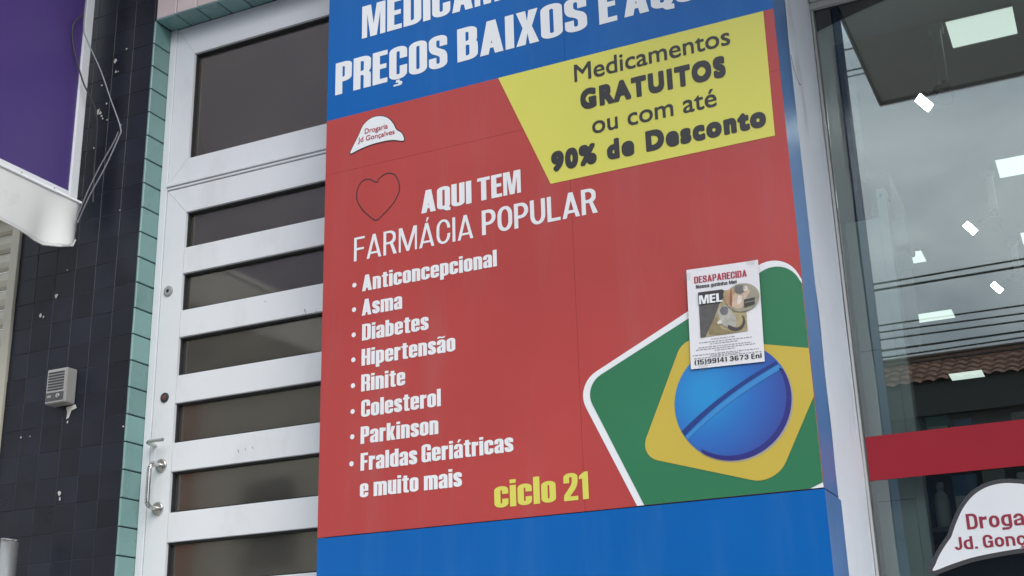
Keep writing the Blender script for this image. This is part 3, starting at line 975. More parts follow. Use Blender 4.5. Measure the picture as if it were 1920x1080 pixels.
imp('e muito mais', .149, .494, .107, CAPL, whitev)
imp('ciclo', .597, .788, .034, .0765, yellow)
imp('21', .812, .886, .033, .0765, yellow)
# yellow notice
notice = sheet('yellow_notice', [[(.643, H - .0005), (1.4985, H - .0005), (1.4955, .992), (.809, .990)]], yellow, sign, SU(L1))
def hv(txt, rad, u0, u1, v, cap, mat, d, parent=sign, xf=None, sp=1.0, capsrc=.69, name='lettering'):
    c = fit(heavy(txt, rad, sp), u0, u1, v + rad * cap / capsrc * .7, cap * (1 - 1.4 * rad / capsrc * .7), capsrc)
    c.sort(key=lambda q: min(p[0] for p in q))
    words, end = [], -1e9
    for q in c:
        if min(p[0] for p in q) > end + cap * .22:
            words.append([])
        words[-1].append(q)
        end = max(end, max(p[0] for p in q))
    for wd in words:
        sheet(name, wd, mat, parent, xf or SU(d))
hv('Medicamentos', .014, .902, 1.394, 1.308, .060, dark, L2)
hv('GRATUITOS', .076, .918, 1.373, 1.210, .064, dark, L2, sp=1.30)
hv('ou com até', .014, .952, 1.339, 1.122, .060, dark, L2)
hv('90% de Desconto', .074, .814, 1.475, 1.027, .062, dark, L2, sp=1.26)
# emblem: rounded white-edged green field, golden lozenge, blue tablet
gp = [(.868, .378, .05), (1.487, .648, .075), (1.5272, .560), (1.5272, .0135), (1.492, .0006), (1.0245, .0006)]
gp = [(1.0245, .0006), (.858, .357, .075), (1.487, .655, .085), (1.5272, .560), (1.5272, .0006)]
sheet('emblem_border', [rounded(gp, 10)], whitev, sign, SU(L1))
gi = [(1.0455, .0006), (.884, .352, .062), (1.487, .631, .070), (1.5272, .548), (1.5272, .0140), (1.492, .0006)]
sheet('emblem_field', [rounded(gi, 10)], greenv, sign, SU(L2))
yl = [(1.188, .449, .045), (1.040, .133, .055), (1.407, .018, .065), (1.5272, .238), (1.5272, .368)]
sheet('emblem_lozenge', [rounded(yl, 10)], gold, sign, SU(L3))
pc, prr = (1.310, .2535), .160
sheet('tablet_shadow', [circle(pc[0] + .003, pc[1] - .004, prr + .0005, 60)], M('grey_edge_print', (.38, .36, .36), VR), sign, SU(L3 + .0005))
sheet('tablet', [circle(*pc, prr, 60)], pillm, sign, SU(L4))
def arcband(p0, p1, bulge, w0, w1, n=24):
    a, b = Vector(p0), Vector(p1)
    nrm = Vector((-(b - a).y, (b - a).x)).normalized()
    top, bot = [], []
    for k in range(n + 1):
        t = k / n
        c = a.lerp(b, t) + nrm * bulge * 4 * t * (1 - t)
        ww = w0 + (w1 - w0) * t
        top.append((c.x, c.y))
        c2 = c - nrm * ww
        bot.append((c2.x, c2.y))
    return top + bot[::-1]
sheet('tablet_groove', [arcband((1.1655, .188), (1.437, .3445), .012, .015, .008)], groove_d, sign, SU(L5))
sheet('tablet_highlight', [arcband((1.1745, .172), (1.4445, .3355), .0115, .010, .016)], groove_l, sign, SU(L5))
rim = [(pc[0] + prr * math.cos(a), pc[1] + prr * math.sin(a)) for a in np.linspace(math.radians(-125), math.radians(25), 30)]
rim2 = [(pc[0] - .006 + (prr - .006) * math.cos(a), pc[1] + .007 + (prr - .006) * math.sin(a)) for a in np.linspace(math.radians(25), math.radians(-125), 30)]
sheet('tablet_rim', [rim + rim2], M('violet_print', (.030, .030, .20), VR), sign, SU(L5))
# white cap with the shop's name, and the heart
cap = [(.098, 1.249), (.103, 1.266), (.118, 1.291), (.129, 1.310), (.142, 1.336), (.161, 1.353), (.187, 1.361), (.216, 1.357), (.240, 1.344), (.259, 1.321), (.272, 1.295), (.289, 1.281), (.298, 1.265), (.298, 1.250), (.261, 1.261), (.223, 1.265), (.175, 1.264), (.132, 1.257)]
capl = smoothloop(cap, 4)
sheet('cap_outline', [grow(capl, .0032)], dark, sign, SU(L1))
sheet('cap_emblem', [capl], whitev, sign, SU(L2))
hv('Drogaria', .012, .152, .240, 1.3075, .0185, posterred, L3)
hv('Jd Gonçalves', .012, .126, .266, 1.2815, .0180, posterred, L3)
heart = [(.198, 1.125), (.172, 1.141), (.151, 1.143), (.132, 1.129), (.123, 1.103), (.126, 1.074), (.143, 1.043), (.170, 1.014), (.197, .993), (.225, 1.009), (.258, 1.036), (.279, 1.067), (.283, 1.097), (.270, 1.132), (.249, 1.146), (.228, 1.147), (.207, 1.136)]
hl = smoothloop(heart, 4)
sheet('heart_outline', [grow(hl, .0016), grow(hl, -.0016)], dark, sign, SU(L1))

# ------------------------------------------------------------------ missing-cat poster taped on the sign
pT, pR_, pB = Vector((1.213, .640)), Vector((1.417, .633)), Vector((1.205, .354))
poster = thing('paper_notice', (XS0 + 1.31, YS - 0.008, ZB + .35), 'white paper notice about a missing cat taped over the green emblem', 'poster')
def PU(d):
    def f(a, b):                                     # a to the right, b down, both 0..1 of the sheet
        p = pT + (pR_ - pT) * a + (pB - pT) * b
        w = .0004 * math.sin(a * 5 + 1) * math.sin(b * 6) + .012 * max(0, a - .86) * 7 * max(0, .22 - b) + .05 * max(0, .12 - a) * max(0, b - .80)
        return (XS0 + p.x, YS - 0.0085 - w - d, ZB + p.y)
    return f
V, F = [], []
for j in range(17):
    for i in range(13):
        V.append(PU(0)(i / 12, j / 16))
        if i and j:
            n = j * 13 + i
            F.append((n, n - 1, n - 14, n - 13))
put('sheet', V, F, paper, poster, True)
pf = lambda C: [[(p[0], 1 - p[1]) for p in c] for c in C]
def pim(txt, a0, a1, base, cap, mat, **kw):
    q = dict(IM)
    q.update(kw)
    c, w = line2d(txt, **q)
    return sheet('lettering', pf(fit(c, a0, a1, 1 - base, cap)), mat, poster, PU(.0012))
pim('DESAPARECIDA', .105, .835, .150, .068, posterred, s=.15, t=.125, w=.44, gap=.06)
pim('Nossa gatinha Mel', .125, .690, .205, .036, dark, s=.17, t=.12)
photo = [(.155, .255), (.82, .255), (.82, .700), (.155, .700)]
def pic(name, pts, rgb, d, smooth=False):
    m = M(name + '_print', rgb, .55, .22, 60)
    return sheet(name, [smoothloop(pts, 4) if smooth else pts], m, poster, PU(d))
pic('photo_floor', [(.155, .255), (.80, .265), (.80, .690), (.155, .700)], (.40, .33, .19), .0012)
pic('photo_wall', [(.155, .255), (.52, .258), (.36, .52), (.22, .70), (.155, .70)], (.10, .095, .095), .0018)
pic('photo_cat', [(.42, .45), (.50, .41), (.58, .43), (.62, .50), (.66, .57), (.64, .63), (.55, .635), (.47, .60), (.43, .54)], (.44, .42, .38), .0024, True)
pic('photo_cat_patch', [(.44, .45), (.50, .42), (.55, .44), (.54, .50), (.47, .50)], (.16, .15, .16), .0030, True)
pic('photo_cat_tail', [(.55, .61), (.65, .645), (.73, .62), (.75, .56), (.73, .53), (.765, .55), (.775, .61), (.72, .665), (.62, .67), (.55, .645)], (.07, .06, .06), .0030, True)
circ = [(.755 + .235 * math.cos(k * math.pi / 20), .355 + .140 * math.sin(k * math.pi / 20)) for k in range(40)]
pic('photo_round', circ, (.34, .31, .24), .0036)
pic('photo_blanket', [(.54, .30), (.62, .25), (.66, .33), (.62, .44), (.54, .40)], (.48, .27, .16), .0042, True)
pic('photo_cat_body', [(.64, .30), (.74, .33), (.82, .28), (.86, .31), (.78, .39), (.76, .45), (.66, .46), (.61, .42)], (.58, .42, .33), .0042, True)
pic('photo_cat_head', [(.67, .24), (.76, .235), (.80, .27), (.76, .31), (.68, .30)], (.17, .16, .16), .0048, True)
pic('photo_crate', [(.78, .38), (.93, .37), (.92, .44), (.78, .46)], (.06, .055, .05), .0048)
pic('photo_crate_edge', [(.79, .41), (.92, .40), (.92, .405), (.79, .415)], (.4, .38, .34), .0054)
pic('photo_cat_ear', [(.455, .43), (.475, .405), (.50, .425)], (.30, .27, .24), .0032)
pic('photo_cat_paw', [(.44, .55), (.40, .57), (.41, .59), (.47, .585)], (.62, .58, .52), .0032, True)
pic('photo_floor_shade', [(.36, .52), (.42, .56), (.44, .63), (.56, .67), (.70, .688), (.40, .693), (.27, .66)], (.27, .21, .11), .0016, True)
pic('photo_cat_chest', [(.70, .34), (.76, .345), (.74, .40), (.69, .42)], (.70, .62, .54), .0048, True)
pic('photo_fold', [(.60, .28), (.62, .27), (.61, .42), (.585, .40)], (.25, .12, .07), .0048, True)
pic('photo_cat_muzzle', [(.78, .255), (.83, .25), (.84, .29), (.79, .30)], (.62, .55, .48), .0054, True)
pic('photo_cat_eye', [(.785, .262), (.80, .262), (.80, .270), (.785, .270)], (.02, .02, .02), .0060)
pic('name_block', [(.155, .250), (.50, .250), (.50, .335), (.46, .36), (.155, .375)], (.045, .042, .045), .0042)
c, w = line2d('MEL', s=.23, t=.17, w=.62)
sheet('lettering', pf(fit(c, .165, .49, 1 - .372, .088)), whitev, poster, PU(.0050))
rows = []
rr_ = random.Random(3)
for b, a0, a1 in ((.722, .30, .62), (.747, .13, .85), (.768, .28, .66), (.795, .12, .84), (.815, .08, .90), (.835, .34, .62), (.866, .03, .94), (.882, .28, .68), (.897, .05, .97)):
    a = a0
    while a < a1:
        n = rr_.uniform(.015, .05)
        rows.append([(a, b), (min(a + n, a1), b), (min(a + n, a1), b + .0065), (a, b + .0065)])
        a += n + .012
sheet('small_print', rows, greytext, poster, PU(.0012))
c = fit(line2d('(15)99141 3673 Eni', s=.155, t=.135, w=.50, x=.74, ry=.26, gap=.10)[0], .055, .965, 1 - .962, .047)
sheet('lettering', pf(c), dark, poster, PU(.0012))
for a, b in ((.5, -.008), (.86, -.006), (.5, 1.008), (-.02, .05)):
    P = PU(-.0045)(a, b)
    pass
tape = bpy.data.materials.new('clear_tape')
tape = glass('clear_tape', 1.5, (.93, .93, .93), .25)
for a0, a1, b0, b1 in ((.83, .96, -.035, .05), (-.05, .06, .03, .11), (.10, .24, .955, 1.03)):
    V = [PU(.0016)(a, b) for a, b in ((a0, b0), (a1, b0 + .01), (a1 - .01, b1), (a0 + .01, b1 - .008))]
    put('tape_strip', V, [(0, 1, 2, 3)], tape, poster)

# ------------------------------------------------------------------ shop window
win = thing('shop_window', (.8, YG, FL), 'large shop window with a crimson band, reflecting cloudy sky and roofs', 'window')
XW = 2.4
box('pane', -0.652, XW, YG, YG + 0.006, FL + 0.03, 2.262, shopglass, win)
box('frame_channel', -0.6640, -0.6565, YG - 0.008, YG - 0.0005, FL, 2.262, greypaint, win, 0.001)
box('frame_channel', -0.6655, -0.6535, YG + 0.008, YG + 0.03, FL, 2.262, greypaint, win, 0.002)
box('frame_channel', XW - 0.006, XW + 0.03, YG - 0.02, YG + 0.03, FL, 2.262, greypaint, win, 0.002)
box('frame_head', -0.665, XW + 0.03, YG - 0.018, YG + 0.03, 2.264, 2.285, greypaint, win, 0.002)
box('frame_sill', -0.650, XW - 0.008, YG - 0.018, YG + 0.03, FL, FL + 0.029, greypaint, win, 0.002)
band = box('red_band', -0.6500, XW - 0.008, YG - 0.0024, YG - 0.0008, .661, .7935, redband, win)
band['label'] = 'crimson film strip across the glass'
def WU(d):
    return lambda x, z: (x, YG - d, z)
wc = [(-.503, .387), (-.495, .405), (-.482, .428), (-.462, .455), (-.443, .477), (-.434, .495), (-.423, .517), (-.400, .555), (-.370, .587), (-.340, .605), (-.311, .614), (-.280, .6165), (-.249, .613), (-.215, .604), (-.170, .580), (-.135, .545), (-.112, .500), (-.085, .480), (-.060, .455), (-.050, .42), (-.052, .400), (-.120, .424), (-.200, .432), (-.276, .430), (-.382, .418), (-.450, .402)]
wcl = smoothloop(wc, 4)
dk = M('charcoal_film', (.055, .055, .06), .4)
sheet('cap_outline', [grow(wcl, .0125)], dk, win, WU(.0030))
sheet('cap_decal', [wcl], whitev, win, WU(.0040))
maroon = M('maroon_film', (.30, .028, .055), .4)
DN = dict(s=.165, t=.150, w=.58, x=.76, ry=.30, gap=.095)
sheet('lettering', fit(line2d('Drogaria', **DN)[0], -.395, -.168, .4950, .044), maroon, win, WU(.0050))
sheet('lettering', fit(line2d('Jd. Gonçalves', **DN)[0], -.436, -.115, .4400, .036), maroon, win, WU(.0050))
lin = box('window_lintel', -0.6625, XW + .4, YG - 0.026, 4.2, 2.2865, 2.60, greypaint, None, 0.003)
tag(lin, 'pale grey panel above the shop window', 'panel')
mq = thing('shop_canopy', (.9, 3.1, 2.615), 'flat grey canopy over the shop window, its underside reflected in the glass', 'canopy')
box('slab', -0.664, XW + .4, 2.36, YG + .3, 2.615, 2.80, soffitm, mq, 0.004)
box('edge_trim', -0.672, XW + .41, 2.345, 2.359, 2.600, 2.815, greypaint, mq, 0.002)
box('edge_trim', -0.674, -0.665, 2.36, 3.26, 2.600, 2.815, greypaint, mq, 0.002)
rw = box('right_pier', XW + 0.031, XW + .6, YD, 4.4, FL, 6.2, plaster)
tag(rw, 'white plaster pier at the far end of the shop window', 'wall')
uw = box('shop_upper_wall', -0.65, XW + 0.03, 3.93, 4.4, 2.81, 6.0, plaster)
tag(uw, 'white plaster wall above the shop canopy', 'wall')

# ------------------------------------------------------------------ shop interior
CZ = 2.64
room = thing('shop_room', (0, 7, FL), '', '')
room['kind'] = 'structure'
box('floor', -1.6, XW + .6, YG + .01, 13, FL - .03, FL - 0.001, intfloor, room)
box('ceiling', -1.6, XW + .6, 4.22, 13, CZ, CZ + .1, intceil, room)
box('back_wall', -1.6, XW + .6, 13.0, 13.1, FL, CZ, intwall, room)
box('left_wall', -1.7, -1.6, 5.3, 13, FL, CZ, intwall, room)
box('right_wall', XW + .6, XW + .7, 4.4, 13, FL, CZ, intwall, room)
part = thing('white_partition', (-.60, 4.06, FL), 'white display panel with a post on its right edge just inside the shop window', 'partition')
box('board', -.664, -.548, 4.05, 4.075, FL, 1.545, intwall, part, 0.003)
box('end_post', -.5475, -.5165, 4.025, 4.085, FL, 1.635, M('white_laminate', (.80, .81, .80), .4), part, 0.003)
disc('post_screw', (-.532, 4.025, 1.61), (0, -1, 0), .005, .002, plasticd, part, 12)
for z_ in (.15, .62, 1.10):
    box('board_seam', -.66, -.552, 4.0488, 4.0499, z_, z_ + .003, greypaint, part)
cabn = box('wall_cabinet', -1.1, -.572, 4.62, 4.95, 1.30, 1.93, M('cabinet_beige', (.62, .58, .50), .7), None, 0.004)
tag(cabn, 'beige cabinet behind the white panel inside the shop', 'cabinet')
dpan = box('dark_cupboard', -1.2, -.648, 4.35, 4.60, 1.30, 2.60, M('dark_wood', (.045, .035, .028), .75, spec=.2), None, 0.004)
tag(dpan, 'dark brown cupboard high up behind the left edge of the shop window', 'cupboard')
hoses = tube('grey_hose', [(-.545, 4.30, 1.70), (-.575, 4.28, 1.66), (-.60, 4.26, 1.58), (-.575, 4.24, 1.50), (-.560, 4.22, 1.30), (-.572, 4.22, 1.10)], .008, cablem, None, 8)
tag(hoses, 'grey hose hanging behind the top of the white panel', 'hose')
K = CZ / 2.4
lights = [(-.163, 4.52, .23, .215), (-.13, 5.92, .23, .23), (-.110, 6.96, .23, .2), (-.851, 6.97, .23, .2), (-.851, 8.17, .235, .2), (-.853, 9.85, .235, .23)]
lights += [(x_, y_, .23, .21) for x_ in (.60, 1.30, 2.0) for y_ in (4.52, 5.92, 6.96, 8.17, 9.85)]  # out-of-view panels, added to brighten the shop interior
labs = ['square light panel in the shop ceiling nearest the window glass', 'second ceiling light panel from the top at the right edge', 'third ceiling light panel down at the right edge',
        'ceiling light panel beside the grey flap, left half of the window', 'ceiling light panel below the crossing cables', 'farthest ceiling light panel, over the reflected tiled roof']
labs += [f'unseen ceiling light panel added to brighten the shop, {c_} column right of the view, {r_} row from the window' for c_ in ('first', 'second', 'third') for r_ in ('first', 'second', 'third', 'fourth', 'fifth')]
for i, (x, y, a, b) in enumerate(lights):
    x, y, a, b = x * K, y * K, a * K / 2, b * K / 2
    t = thing('ceiling_light', (x, y, CZ), labs[i], 'ceiling light', 'light panels in the shop ceiling')
    box('diffuser', x - a, x + a, y - b, y + b, CZ - .012, CZ - .004, ledm, t)
    g = .008
    boxes('rim', [(x - a - g, x - a - .0005, y - b - g, y + b + g, CZ - .014, CZ - .001), (x + a + .0005, x + a + g, y - b - g, y + b + g, CZ - .014, CZ - .001),
                  (x - a - .0004, x + a + .0004, y - b - g, y - b - .0005, CZ - .014, CZ - .001), (x - a - .0004, x + a + .0004, y + b + .0005, y + b + g, CZ - .014, CZ - .001)], greypaint, t)
# spot lamps on stems; positions from the sight lines at their depth
spots = [(-.350, 4.886, -.068, -.340, 'white stem spot lamp nearest the window, in front of the canopy reflection'),
         (-.319, 6.536, -.112, -.300, 'white stem spot lamp halfway into the shop'),
         (-.302, 7.684, -.112, -.280, 'white stem spot lamp farthest into the shop, above the crossing cables')]
for x, y, hx, hz, lab in spots:
    t = thing('spot_lamp', (x, y, CZ), lab, 'lamp', 'spot lamps on stems in the shop')
    z = CZ
    zs = z + hz + .085                              # lower end of the stem
    box('mount', x - .03, x + .03, y - .03, y + .03, z - .03, z - .001, intwall, t, .004)
    box('stem', x - .019, x + .019, y - .012, y + .012, zs, z - .031, intwall, t, .003)
    tube('bracket', [(x, y, zs), (x + .012, y - .01, zs - .03), (x + hx * .35, y - .02, zs - .03), (x + hx * .5, y - .025, zs - .055), (x + hx * .8, y - .03, zs - .07)], .011, plasticd, t, 8, 3)
    tube('wire', [(x + .01, y, zs + .01), (x + .028, y, zs - .06), (x + .018, y - .01, zs - .12), (x - .015, y - .02, zs - .10)], .0035, plasticd, t, 6, 4)
    c = Vector((x + hx, y - .04, z + hz))
    n = Vector((-.5, -.6, -.6)).normalized()
    a = Vector((.62, .25, -.77)).normalized()
    b = n.cross(a)
    V = [tuple(c + a * i * .039 + b * j * .027 + n * k) for k in (0, .020) for (i, j) in ((-1, -1), (1, -1), (1, 1), (-1, 1))]
    head = put('head', V, [(0, 1, 2, 3), (4, 7, 6, 5), (0, 4, 5, 1), (1, 5, 6, 2), (2, 6, 7, 3), (3, 7, 4, 0)], plasticd, t)
    V = [tuple(c + a * i * .034 + b * j * .022 + n * .0215) for (i, j) in ((-1, -1), (1, -1), (1, 1), (-1, 1))]
    put('lens', V, [(0, 1, 2, 3)], spotm, head)
wb = box('white_case', -.541, -.486, 4.20, 4.36, 1.492, 1.582, intwall, None, .008)
tag(wb, 'white box on the right of the white panel post', 'box')
flap = prism('grey_flap', [(-.536, 1.486), (-.505, 1.486), (-.486, 1.452), (-.484, 1.42), (-.530, 1.41)], greypaint, None, 'y', 4.24, 4.25)
tag(flap, 'grey flap hanging under the white box by the post', 'flap')
# shelves with goods below the band
sh = thing('display_shelf', (-.2, 5.5, FL), 'dark display shelf with goods seen below the crimson band', 'shelf')
shm = M('shelf_laminate', (.10, .105, .11), .5)
box('back_panel', -.85, .7, 5.70, 5.72, FL, 1.18, shm, sh)
for z in (.35, .70, 1.05):
    box('shelf_board', -.85, .7, 5.35, 5.699, z - .02, z, shm, sh, .002)
box('side_panel', -.87, -.851, 5.35, 5.72, FL, 1.18, shm, sh)
box('side_panel', .701, .72, 5.35, 5.72, FL, 1.18, shm, sh)
goods = [('white', (.62, .62, .60)), ('blue', (.06, .17, .36)), ('grey', (.25, .26, .27)), ('teal', (.10, .28, .30)), ('cream', (.50, .45, .36))]
gmat = {k: M('pack_' + k, c, .5) for k, c in goods}
def bottle(x, y, z, h, r, mk, ck, lab):
    t = thing('bottle', (x, y, z), lab, 'bottle', 'bottles on the display shelf')
    def lathe(nm, prof, mat):
        seg = 14
        V, F = [], []
        for i, (rr, hh) in enumerate(prof):
            V += [(x + rr * math.cos(2 * math.pi * k / seg), y + rr * math.sin(2 * math.pi * k / seg), z + hh) for k in range(seg)]
            if i:
                o = (i - 1) * seg
                F += [(o + k, o + (k + 1) % seg, o + seg + (k + 1) % seg, o + seg + k) for k in range(seg)]
        F.append(tuple(range(seg - 1, -1, -1)))
        F.append(tuple(range(len(V) - seg, len(V))))
        put(nm, V, F, mat, t, True)
    lathe('body', [(r * .9, 0), (r, h * .06), (r, h * .62), (r * .8, h * .74), (r * .42, h * .82), (r * .40, h * .84)], gmat[mk])
    lathe('cap', [(r * .52, h * .842), (r * .52, h * .97), (r * .42, h)], gmat[ck])
xs = -.80
rg = random.Random(11)
order = ['first', 'second', 'third', 'fourth', 'fifth', 'sixth', 'seventh', 'eighth', 'ninth', 'tenth']
for lev, z in (('upper', 1.05), ('middle', .70)):
    xs = -.79
    i = 0
    hmax = 1.0 if lev == 'middle' else .5
    while xs < .0:
        k = goods[rg.randrange(5)][0]
        if i % 3 == 1 and lev == 'middle':
            r = rg.uniform(.03, .04)
            bottle(xs + r, 5.47, z, rg.uniform(.18, .26), r, k, 'white', f'{k} bottle, {order[i]} item from the left on the {lev} display shelf')
            xs += 2 * r + .025
        else:
            w_ = rg.uniform(.06, .12)
            h_ = rg.uniform(.10, .24) * hmax
            t = thing('medicine_box', (xs + w_ / 2, 5.48, z), f'{k} carton, {order[i]} item from the left on the {lev} display shelf', 'box', 'cartons on the display shelf')
            box('carton', xs, xs + w_, 5.42, 5.54, z + .0005, z + h_, gmat[k], t, .002)
            box('label_strip', xs + .004, xs + w_ - .004, 5.4185, 5.4198, z + h_ * .35, z + h_ * .6, gmat['white' if k != 'white' else 'blue'], t)
            xs += w_ + .022
        i += 1

# ------------------------------------------------------------------ neighbour on the left: shutter, blade sign, awning, cables, intercom
shut = thing('roller_shutter', (-4.6, 3.5, FL), 'beige roller shutter at the left edge beside the black tiles', 'shutter')
box('guide_rail', -3.790, -3.748, YD - .012, YD + .06, FL, 2.0, shutterm, shut, .003)
sv, sf = None, None
def slat(z):
    P = [(0, 0), (-.010, .012), (-.013, .035), (-.009, .058), (0, .074), (.006, .079), (.010, .074), (.006, .0)]
    prism('slat', [(YD + .035 + p[0], z + p[1]) for p in P], shutterm, shut, 'x', -6.4, -3.778)
z = FL
while z < 1.95:
    slat(z)
    z += .080
box('shutter_box', -6.5, -3.75, YD - .02, YD + .5, 2.01, 2.32, shutterm, shut, .006)
nw = box('neighbour_wall', -9.0, -3.747, YD + .10, 4.4, 2.33, 6.2, creamw)
tag(nw, 'cream wall of the neighbouring shop above its shutter', 'wall')
nw2 = box('neighbour_side_wall', -9.0, -6.45, YD + .0, 4.4, FL, 2.329, creamw)
tag(nw2, 'cream wall to the far side of the roller shutter', 'wall')
XB = -3.38
blade = thing('projecting_sign', (XB, 2.6, 1.93), 'purple projecting sign with a white metal frame above the awning flap', 'sign')
box('case', XB - .16, XB - .004, 1.95, 3.345, 1.935, 3.6, greypaint, blade, .004)
box('purple_panel', XB - .0035, XB - .0005, 2.0, 3.318, 1.952, 3.58, purple, blade)
box('frame_edge', XB - .004, XB + .008, 3.3185, 3.360, 1.932, 3.6, alum, blade, .003)
box('frame_edge', XB - .004, XB + .007, 1.95, 3.318, 1.918, 1.9515, alum, blade, .003)
for y in (3.08, 3.24, 2.9):
    disc('screw', (XB + .007, y, 1.934), (1, 0, 0), .004, .002, chrome, blade, 10)
boxes('wall_bracket', [(XB - .10, XB - .06, 3.346, YD + .004, 3.0, 3.04), (XB - .10, XB - .06, 3.346, YD + .004, 3.4, 3.44)], steel, blade)
aw = thing('awning_flap', (XB, 2.8, 1.70), 'white plastic awning flap hanging below the purple sign, its end curled', 'awning')
V, F = [], []
NY, NZ = 60, 14
for j in range(NY + 1):
    y = 1.95 + (3.374 - 1.95) * j / NY
    zb_ = 1.715 + .006 * math.sin(y * 9)
    if y > 3.27:
        q = (y - 3.27) / .104
        zb_ = 1.714 + .060 * q ** 2.4
    for k in range(NZ + 1):
        t = k / NZ
        z = 1.921 + (zb_ - 1.921) * t
        q = max(0, (y - 3.13) / .24)
        off = .012 + .010 * math.sin(y * 11 + .6) * t + .034 * t * math.exp(-((y - 3.315) / .05) ** 2) - .018 * t * math.exp(-((y - 3.215) / .045) ** 2) - .09 * max(0, q - .8) * t
        V.append((XB + off, y, z))
        if j and k:
            n = j * (NZ + 1) + k
            F.append((n, n - 1, n - NZ - 2, n - NZ - 1))
fl = put('fabric', V, F, pvc, aw, True)
md = fl.modifiers.new('thick', 'SOLIDIFY')
md.thickness = .003
tube('hem', [V[j * (NZ + 1) + NZ] for j in range(0, NY + 1, 2)], .0035, pvc, aw, 6, 1)
tube('rail', [(XB + .014, 1.95, 1.922), (XB + .014, 3.372, 1.922)], .006, alum, aw, 8, 1)
cab = tube('grey_cable', [(-3.356, 3.28, 2.90), (-3.352, 3.29, 2.80), (-3.340, 3.28, 2.628), (-3.317, 3.28, 2.563), (-3.243, 3.29, 2.416), (-3.192, 3.30, 2.289), (-3.130, 3.30, 2.152), (-3.136, 3.30, 2.110), (-3.189, 3.30, 2.003), (-3.264, 3.31, 1.905), (-3.33, 3.33, 1.82)], .0027, cablem, None, 7)
tag(cab, 'grey cable looping from the purple sign across the black tiles', 'cable')
cab2 = tube('grey_cable', [(-3.143, 3.306, 2.142), (-3.172, 3.31, 2.095), (-3.228, 3.31, 2.012), (-3.287, 3.315, 1.913), (-3.34, 3.33, 1.83)], .0025, cablem, None, 7)
tag(cab2, 'second grey cable branching off the loop towards the awning flap', 'cable')
cab3 = tube('black_cable', [(XB + .012, 3.30, 2.70), (-3.40 + .035, 3.25, 2.63), (-3.366, 3.26, 2.545), (-3.345, 3.305, 2.404), (-3.322, 3.37, 2.28), (-3.36, 3.42, 2.10), (-3.37, 3.44, 1.95)], .0032, cabled, None, 6)
tag(cab3, 'thin black cable hanging over the edge of the purple sign', 'cable')
ic = thing('intercom', (-3.44, 3.45, 1.16), 'small grey intercom box with a slotted grille on black tiles', 'intercom')
box('case', -3.489, -3.393, 3.408, YD - .0012, 1.158, 1.290, plasticg, ic, .004)
box('face', -3.485, -3.397, 3.4055, 3.4078, 1.162, 1.286, M('pale_plastic', (.36, .355, .34), .45), ic)
for k in range(7):
    box('grille_slot', -3.479, -3.403, 3.4035, 3.4052, 1.2075 + k * .0106, 1.2130 + k * .0106, plasticd, ic)
box('button_plate', -3.482, -3.400, 3.4035, 3.4052, 1.168, 1.199, M('charcoal_plastic', (.07, .07, .075), .4), ic)
disc('call_button', (-3.424, 3.4034, 1.184), (0, -1, 0), .0085, .004, chrome, ic, 16)
box('name_tag', -3.476, -3.458, 3.4024, 3.4034, 1.180, 1.189, plasticg, ic)
po = thing('steel_post', (-3.51, 3.33, FL), 'grey steel post with an open slanted top at the lower left', 'post')
V, F = [], []
seg = 20
for (r_, s_) in ((.030, 0), (.0265, 1)):
    for k in range(seg):
        a = 2 * math.pi * k / seg
        V.append((-3.513 + r_ * math.cos(a), 3.33 + r_ * math.sin(a), FL))
    for k in range(seg):
        a = 2 * math.pi * k / seg
        V.append((-3.513 + r_ * math.cos(a), 3.33 + r_ * math.sin(a), .664 - .12 * r_ * math.cos(a)))
for k in range(seg):
    m_ = (k + 1) % seg
    F += [(k, m_, seg + m_, seg + k), (2 * seg + m_, 2 * seg + k, 3 * seg + k, 3 * seg + m_), (seg + k, seg + m_, 3 * seg + m_, 3 * seg + k)]
put('pipe', V, F, steel, po, True)
tube('rim_weld', [(-3.513 + .0295 * math.cos(a), 3.33 + .0295 * math.sin(a), .660 - .0035 * math.cos(a)) for a in np.linspace(0, 2 * math.pi, 24)], .0022, steel, po, 6, 1)

# ------------------------------------------------------------------ across the street (seen as reflections)
YE, ZE = -8.2, 3.79
house = thing('tiled_house', (2.5, -10, -ZC), 'low house with a clay tile roof across the street, reflected in the window', 'house')
box('wall', -2.6, 9.0, -14, YE - .5, -ZC, ZE - .55, navyw, house)
box('eaves_board', -3.0, 9.4, YE + .02, YE + .05, ZE - .36, ZE + .03, greyw, house)
box('attic', -2.9, 9.3, -13.9, YE + .019, ZE - .359, ZE + .0, greyw, house)
box('soffit', -3.0, 9.4, -13.9, YE - .031, ZE - .54, ZE - .36, greyw, house)
for x in (-1.6, .4, 2.6, 4.8):
    wdw = box('window', x, x + 1.1, YE - .51, YE - .45, 2.0, 3.0, greyw, house)
    box('pane', x + .07, x + 1.03, YE - .449, YE - .44, 2.07, 2.93, darkpane, wdw)
V, F = [], []
nx, nr = 640, 5
tile_w, slope = .16, .46
for j in range(nr * 2 + 1):
    r_ = j // 2
    v = (r_ + (1 if j % 2 else 0)) * .28 if j else 0
    lift = .03 if j % 2 == 0 else 0.0
    for i in range(nx + 1):
        x = -3.1 + 12.6 * i / nx
        z = ZE + v * slope + .035 * abs(math.sin(math.pi * x / tile_w)) + lift + .01 * math.sin(x * 3.1 + r_)
        V.append((x, YE + .12 - v, z))
        if i and j:
            n = j * (nx + 1) + i
            F.append((n, n - 1, n - nx - 2, n - nx - 1))
rf = put('roof', V, F, claytile, house, False)
prism('back_slope', [(YE + .10 - nr * .28, ZE + nr * .28 * slope + .02), (YE + .10 - nr * .28, ZE + .002), (-13.9, ZE + .002)], claytile, rf, 'x', -3.1, 9.5)
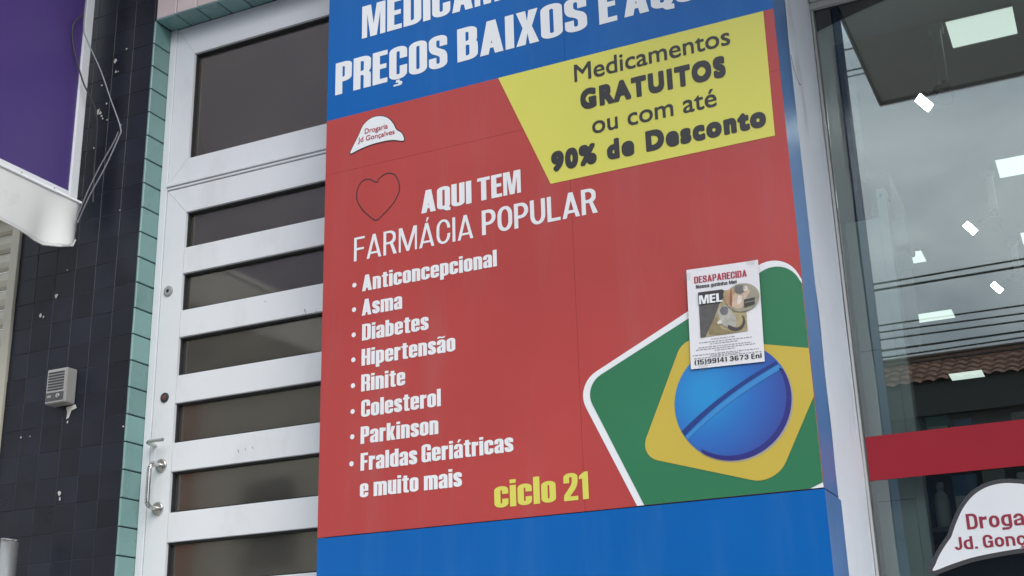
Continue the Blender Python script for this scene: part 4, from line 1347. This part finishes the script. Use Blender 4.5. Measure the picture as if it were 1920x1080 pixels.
box('ridge', -3.1, 9.5, YE + .12 - nr * .28 - .12, YE + .12 - nr * .28 + .1, ZE + nr * .28 * slope - .02, ZE + nr * .28 * slope + .09, claytile, rf, .03)
bld = thing('cream_building', (-13, -10, -ZC), 'cream building with an orange pillar across the street, faintly reflected in the door panes', 'building')
box('wall', -20, -7.0, -14, -9.0, -ZC, 5.4, creamw, bld)
box('pillar', -14.4, -13.2, -9.0, -8.7, -ZC, 5.2, orangew, bld)
box('roof', -20.4, -6.6, -14, -8.6, 5.41, 5.7, brownw, bld)
for x in (-12.2, -10.3, -8.5, -17.5):
    wdw = box('window', x, x + 1.0, -9.001, -8.94, 2.3, 3.7, greyw, bld)
    box('pane', x + .08, x + .92, -8.939, -8.93, 2.38, 3.62, darkpane, wdw)
mid = thing('sky_blocking_building', (-5, -10, -ZC), 'plain charcoal building added across the street to keep sky reflections off the sign, between the cream building and the house', 'building')  # unseen building, added to keep horizon sky out of the sign reflections
box('wall', -6.95, -3.15, -14, -9.2, -ZC, 4.6, brownw, mid)
box('parapet', -6.98, -3.12, -14, -9.1, 4.601, 4.9, greyw, mid)
for x in (-6.3, -4.6):
    wdw = box('window', x, x + 1.0, -9.201, -9.14, 2.2, 3.5, greyw, mid)
    box('pane', x + .08, x + .92, -9.139, -9.13, 2.28, 3.42, darkpane, wdw)
tall = thing('brown_block', (-18, -16, -ZC), 'tall brown apartment block rising behind the cream building', 'building')
box('wall', -30, -8.5, -22, -15.0, -ZC, 17.0, brownw, tall)
for zz in (7.0, 10.0, 13.0):
    for x in range(-28, -9, 3):
        wdw = box('window', x, x + 1.3, -15.001, -14.93, zz, zz + 1.3, greyw, tall)
        box('pane', x + .08, x + 1.22, -14.929, -14.92, zz + .08, zz + 1.22, darkpane, wdw)
CL = ['upper of the two thick cables reflected across the middle of the shop window', 'lower of the two thick cables reflected across the middle of the shop window',
      'topmost of the bundle of cables reflected just above the tiled roof', 'second cable from the top in the bundle reflected above the tiled roof', 'third cable from the top in the bundle reflected above the tiled roof',
      'fourth cable from the top in the bundle reflected above the tiled roof', 'fifth cable from the top in the bundle reflected above the tiled roof', 'second lowest cable in the bundle reflected above the tiled roof',
      'lowest cable of the bundle, reflected along the ridge of the tiled roof', 'highest thin cable reflected in the gap left of the canopy reflection', 'upper of the two close thin cables reflected left of the canopy edge', 'lower of the two close thin cables reflected left of the canopy edge']
k = 0
for (Ym, z, sag, r_) in ((12, .3275, .12, .018), (12, .3215, .14, .022), (12.6, .2905, .10, .016), (12.4, .2840, .14, .016), (12.2, .2785, .12, .016), (12.8, .2710, .12, .02),
                         (12.5, .2665, .1, .016), (13, .2620, .12, .024), (13.2, .2575, .10, .02), (9.6, .536, .08, .012), (9.6, .516, .08, .012), (9.7, .512, .09, .010)):
    Y = 2 * YG - Ym
    zz = z * Ym
    pts = [(x, Y, zz + sag * ((x / 14) ** 2) + .02 * math.sin(x * .9 + k)) for x in np.linspace(-22, 22, 14)]
    o = tube('overhead_cable', pts, r_ * .58, cabled, None, 6, 2)
    tag(o, CL[k], 'cable', 'overhead cables over the street')
    k += 1
